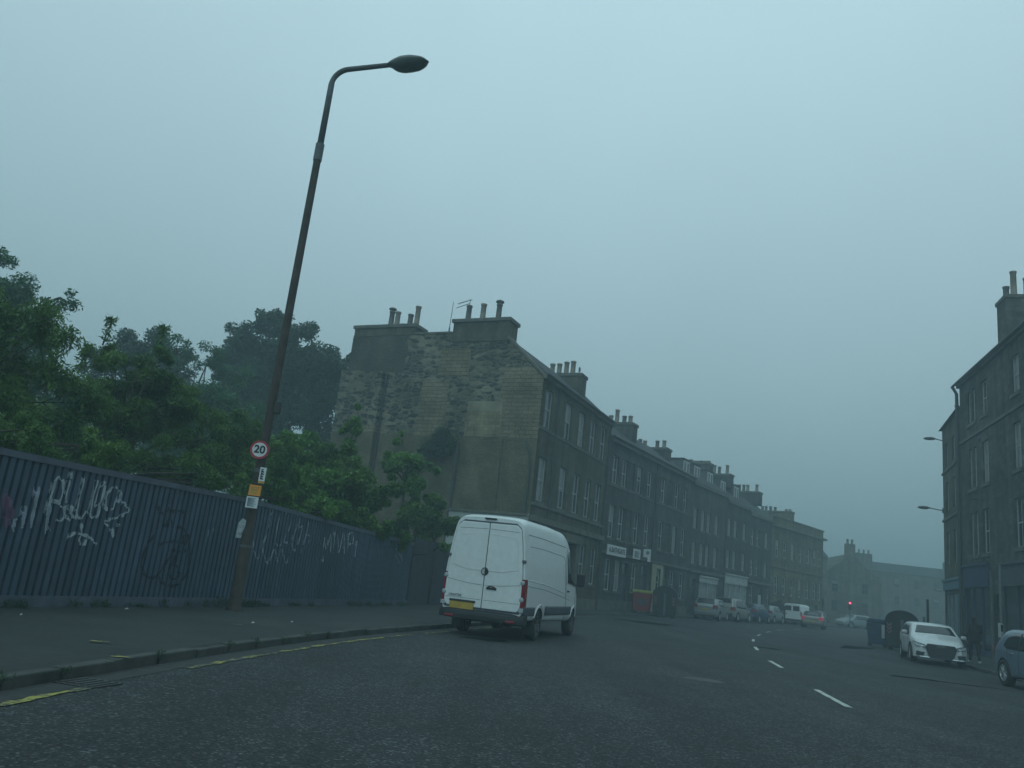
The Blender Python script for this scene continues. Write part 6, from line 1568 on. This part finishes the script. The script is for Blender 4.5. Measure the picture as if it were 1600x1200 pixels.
BUS = [   # name, label, x, y, lobes(dx,dy,z,r,rz), leaves, leaf length, width, material, droop
 ('buddleia_bush', 'dense leafy bush at the far left edge hanging over the fence', 'bush', -9.6, 13.6, [(-1.2, -.5, 2.9, 1.5, 1.3), (0.2, .6, 3.3, 1.2, 1.2), (-1.6, .6, 4.3, 1.2, 1.0), (1.3, -.2, 2.6, .9, .7), (-.3, .2, 4.6, .8, .7), (-2.4, -1.5, 3.6, 1.3, 1.2), (-.2, 1.2, 4.0, 1.2, 1.1), (-1.4, 1.5, 5.0, 1.2, 1.0), (.7, 1.6, 3.6, 1.2, 1.1), (-1.0, .8, 5.3, 1.1, .8), (.6, 1.2, 4.7, 1.0, .9), (2.6, -.3, 2.65, .5, .45), (2.3, .9, 2.8, .6, .5), (1.7, -2.6, 2.5, .6, .5), (2.3, -1.4, 2.7, .5, .5)], 97750, 0.111, 0.027, M_LB, .5),
 ('buddleia_bush', 'tall spiky-topped bush left of centre of the fence, behind the white graffiti', 'bush', -8.6, 18.0, [(-.2, 0, 3.2, 1.3, 1.3), (-.5, .2, 4.7, .95, 1.0), (.7, .2, 3.0, 1.0, .9), (-1.3, -.5, 3.0, 1.2, 1.2), (.35, .0, 5.2, .45, .5), (-.9, .1, 5.45, .4, .45), (.0, .9, 4.0, 1.2, 1.1), (1.0, 1.2, 3.6, 1.0, 1.0), (.6, .8, 4.6, .9, .8), (-.5, .6, 5.0, .8, .7), (2.6, -1.6, 2.7, .5, .45), (2.7, -.6, 2.6, .45, .4), (2.7, .3, 2.7, .5, .4), (1.8, .2, 2.9, .8, .6)], 85000, 0.111, 0.027, M_LB, .5),
 ('buddleia_bush', 'bush behind the black graffiti, sloping down to the lamp post', 'bush', -7.3, 20.3, [(-.5, .2, 3.2, 1.15, 1.1), (.6, .3, 3.0, 1.0, .8), (-.2, 1.2, 3.7, 1.0, .9), (.9, 1.0, 3.4, .8, .7), (.2, .6, 4.2, .9, .7), (1.2, 1.2, 4.0, .8, .6), (2.1, -.5, 2.6, .5, .42), (2.1, .8, 2.7, .5, .45), (1.4, 0, 3.0, .7, .6)], 59500, 0.104, 0.027, M_LB, .5),
 ('sycamore_bush', 'bright green bush directly right of the lamp post', 'bush', -6.3, 23.4, [(-.4, 0, 3.5, 1.15, 1.15), (.7, .3, 3.5, 1.0, 1.0), (0.2, .2, 4.5, .75, .55), (1.0, -.4, 2.7, .8, .7), (-1.0, .5, 4.2, .8, .7), (1.9, 0, 2.55, .55, .5), (1.7, -.9, 2.6, .5, .45), (1.85, -1.9, 2.5, .5, .4), (.7, -1.1, 2.9, .85, .75), (.1, 1.4, 3.7, 1.0, 1.0), (.2, -1.6, 2.6, .7, .6)], 37400, 0.111, 0.066, M_LY, .2),
 ('sycamore_bush', 'dark dense bush spilling over the fence beside the short white tag', 'bush', -4.75, 25.0, [(0, 0, 3.4, 1.15, 1.1), (.6, .4, 2.7, .95, .85), (-.5, .4, 4.3, .9, .8), (.9, -.3, 2.3, .7, .55), (1.0, .8, 3.6, .7, .7), (1.15, -.2, 2.15, .6, .55), (1.35, .5, 2.1, .5, .5), (.8, -1.6, 2.4, .5, .5), (1.75, 1.4, 2.15, .5, .45)], 51000, 0.111, 0.062, M_LB, .25),
 ('sycamore_sapling', 'upright fresh green sapling standing higher in front of the gable left edge', 'sapling', -5.4, 28.0, [(0, 0, 5.6, .55, .6), (.1, .1, 6.3, .5, .55), (-.1, 0, 4.7, .75, .7), (.3, 0, 3.9, .85, .8)], 15300, 0.111, 0.078, M_LY, .2),
 ('sycamore_sapling', 'loose spreading sapling right of the upright one, against the gable', 'sapling', -3.6, 30.4, [(-.3, 0, 5.9, .5, .55), (-.3, 0, 5.0, .9, .5), (.2, 0, 4.1, .8, .55), (-.9, .2, 5.2, .5, .3), (.9, .1, 5.1, .45, .25)], 12750, 0.118, 0.078, M_LY, .25),
 ('sycamore_bush', 'low bush overhanging the far end of the fence just left of the van', 'bush', -2.2, 30.2, [(-1.1, -.2, 3.2, .95, .8), (-.2, 0, 2.8, .9, .8), (.35, .2, 3.0, .75, .75), (-.4, .2, 3.8, .7, .55), (.5, -.6, 2.2, .55, .5)], 40375, 0.104, 0.062, M_LB, .25),
 ('broadleaf_tree', 'tall feathery tree rising at the top left edge', 'tree', -17.0, 24.5, [(-1.3, 0, 8.6, 1.6, 1.4), (.4, .3, 7.6, 1.4, 1.2), (1.7, 0, 7.4, 1.0, .9), (2.2, .3, 8.5, .75, .75), (0, 0, 5.5, 2.2, 1.6), (2.4, 0, 5.4, 1.6, 1.3), (-2.0, 0, 10.6, 1.3, 1.3), (-.6, 0, 9.9, 1.2, 1.1), (-1.4, 0, 9.4, 1.5, 1.4), (.3, 0, 8.6, 1.3, 1.2), (1.4, .2, 6.3, 1.5, 1.2)], 57800, 0.126, 0.055, M_LP, .3),
 ('round_tree', 'hazy round-topped tree behind the spiky bush', 'tree', -20.4, 43, [(0, 0, 11.3, 1.8, 1.5), (1.7, 0, 10.6, 1.5, 1.3), (-1.8, 0, 10.4, 1.6, 1.3), (0, 0, 8.5, 2.6, 2.0), (2.2, 0, 8.4, 2.0, 1.6), (-2.0, 0, 8.0, 2.2, 1.8)], 40800, 0.178, 0.117, M_LD, .2),
 ('pale_tree', 'pale loose-leaved tree between the round tree and the big dark tree', 'tree', -15.2, 37, [(-.8, 0, 9.9, 1.1, 1.0), (.7, 0, 9.5, 1.2, 1.1), (2.2, 0, 9.0, 1.1, 1.0), (0, 0, 7.2, 2.0, 1.6), (-2.2, 0, 7.6, 1.5, 1.4), (1.9, .3, 7.2, 1.5, 1.6), (.3, 0, 5.0, 2.4, 1.5)], 40800, 0.133, 0.070, M_LP, .3),
 ('big_dark_tree', 'big dark tree filling the gap left of the gable building', 'tree', -14.6, 49, [(-1.0, 0, 14.9, 1.9, 1.7), (.9, 0, 14.4, 1.8, 1.6), (-2.5, 0, 13.9, 1.6, 1.6), (-1.5, 0, 12.3, 2.6, 2.2), (2.2, 0, 12, 2.4, 2.2), (3.0, 0, 13.2, 1.7, 1.6), (-2.9, 0, 13.2, 1.7, 1.6), (0, 0, 11.5, 3.2, 2.6), (3.1, 0, 10.2, 2.3, 2.5), (-3, 0, 9.5, 2.6, 2.5), (4.6, 0, 13.2, .9, 1.3), (0, 0, 7.5, 3.6, 2.6), (3.6, 0, 7.2, 2.2, 2.2)], 136000, 0.192, 0.140, M_LD, .2),
 ('broadleaf_tree', 'mid green tree behind the fence between the pale tree and the lamp post', 'tree', -12.0, 33, [(0, 0, 6.6, 1.7, 1.4), (1.6, 0, 6.0, 1.4, 1.3), (-1.7, 0, 6.2, 1.5, 1.4), (0, 0, 4.6, 2.3, 1.5)], 34000, 0.133, 0.070, M_LP, .3),
]
for k, (nm, lb, ct, x, y, lobes, n_, ll, lw, mt_, dr_) in enumerate(BUS):
    plant(nm, lb, ct, x, y, lobes, n_, ll, lw, mt_, 100 + k, dr_, trunk=.07 if ct in ('bush', 'sapling') else .2, limbs=True)
# upright flowering shoots of the spiky bush
sp = [o for o in C.objects if o.name.startswith('buddleia_bush')]
for root_, shoots in ((sp[1], [(-.9, 0, 5.5, 6.15), (.35, 0, 5.4, 6.1), (-1.35, .1, 4.8, 5.5), (.9, .1, 4.2, 4.9), (1.6, .2, 3.6, 4.3)]), (sp[0], [(.7, .3, 4.2, 5.0), (-.6, .2, 4.9, 5.5), (1.4, .4, 3.6, 4.3)])):
    for (dx, dy, za, zb) in shoots:
        a = MB(); a.tube([(dx, dy, za), (dx + .03, dy, (za + zb) / 2), (dx + .09, dy, zb)], [.02, .014, .006], 5); q = a.build('shoot', M_BARK, root_)
        leaves([(dx + .05, dy, za + (zb - za) * t_, .16, .16, .10) for t_ in (.25, .45, .65, .85, 1.0)], 110, .2, .04, .4, 'shoot_leaves', M_LB, q, int(zb * 10), .6)

# ------------------------------------------------------------------ haze
hz = MB(); S = 760; hz.box(-S, S, -S, S, -1.1, 19.5)
ho = hz.build('haze', None, fix=True)
mt = bpy.data.materials.new('haze_volume'); mt.use_nodes = True; n = mt.node_tree; n.nodes.clear()
o = n.nodes.new('ShaderNodeOutputMaterial'); v = n.nodes.new('ShaderNodeVolumePrincipled'); v.inputs['Color'].default_value = (0.54, 0.68, 0.715, 1); v.inputs['Density'].default_value = 0.0055; v.inputs['Anisotropy'].default_value = 0.1
n.links.new(v.outputs[0], o.inputs['Volume']); ho.data.materials.clear(); ho.data.materials.append(mt); tag(ho, 'grey sea fog filling the street', kind='stuff')
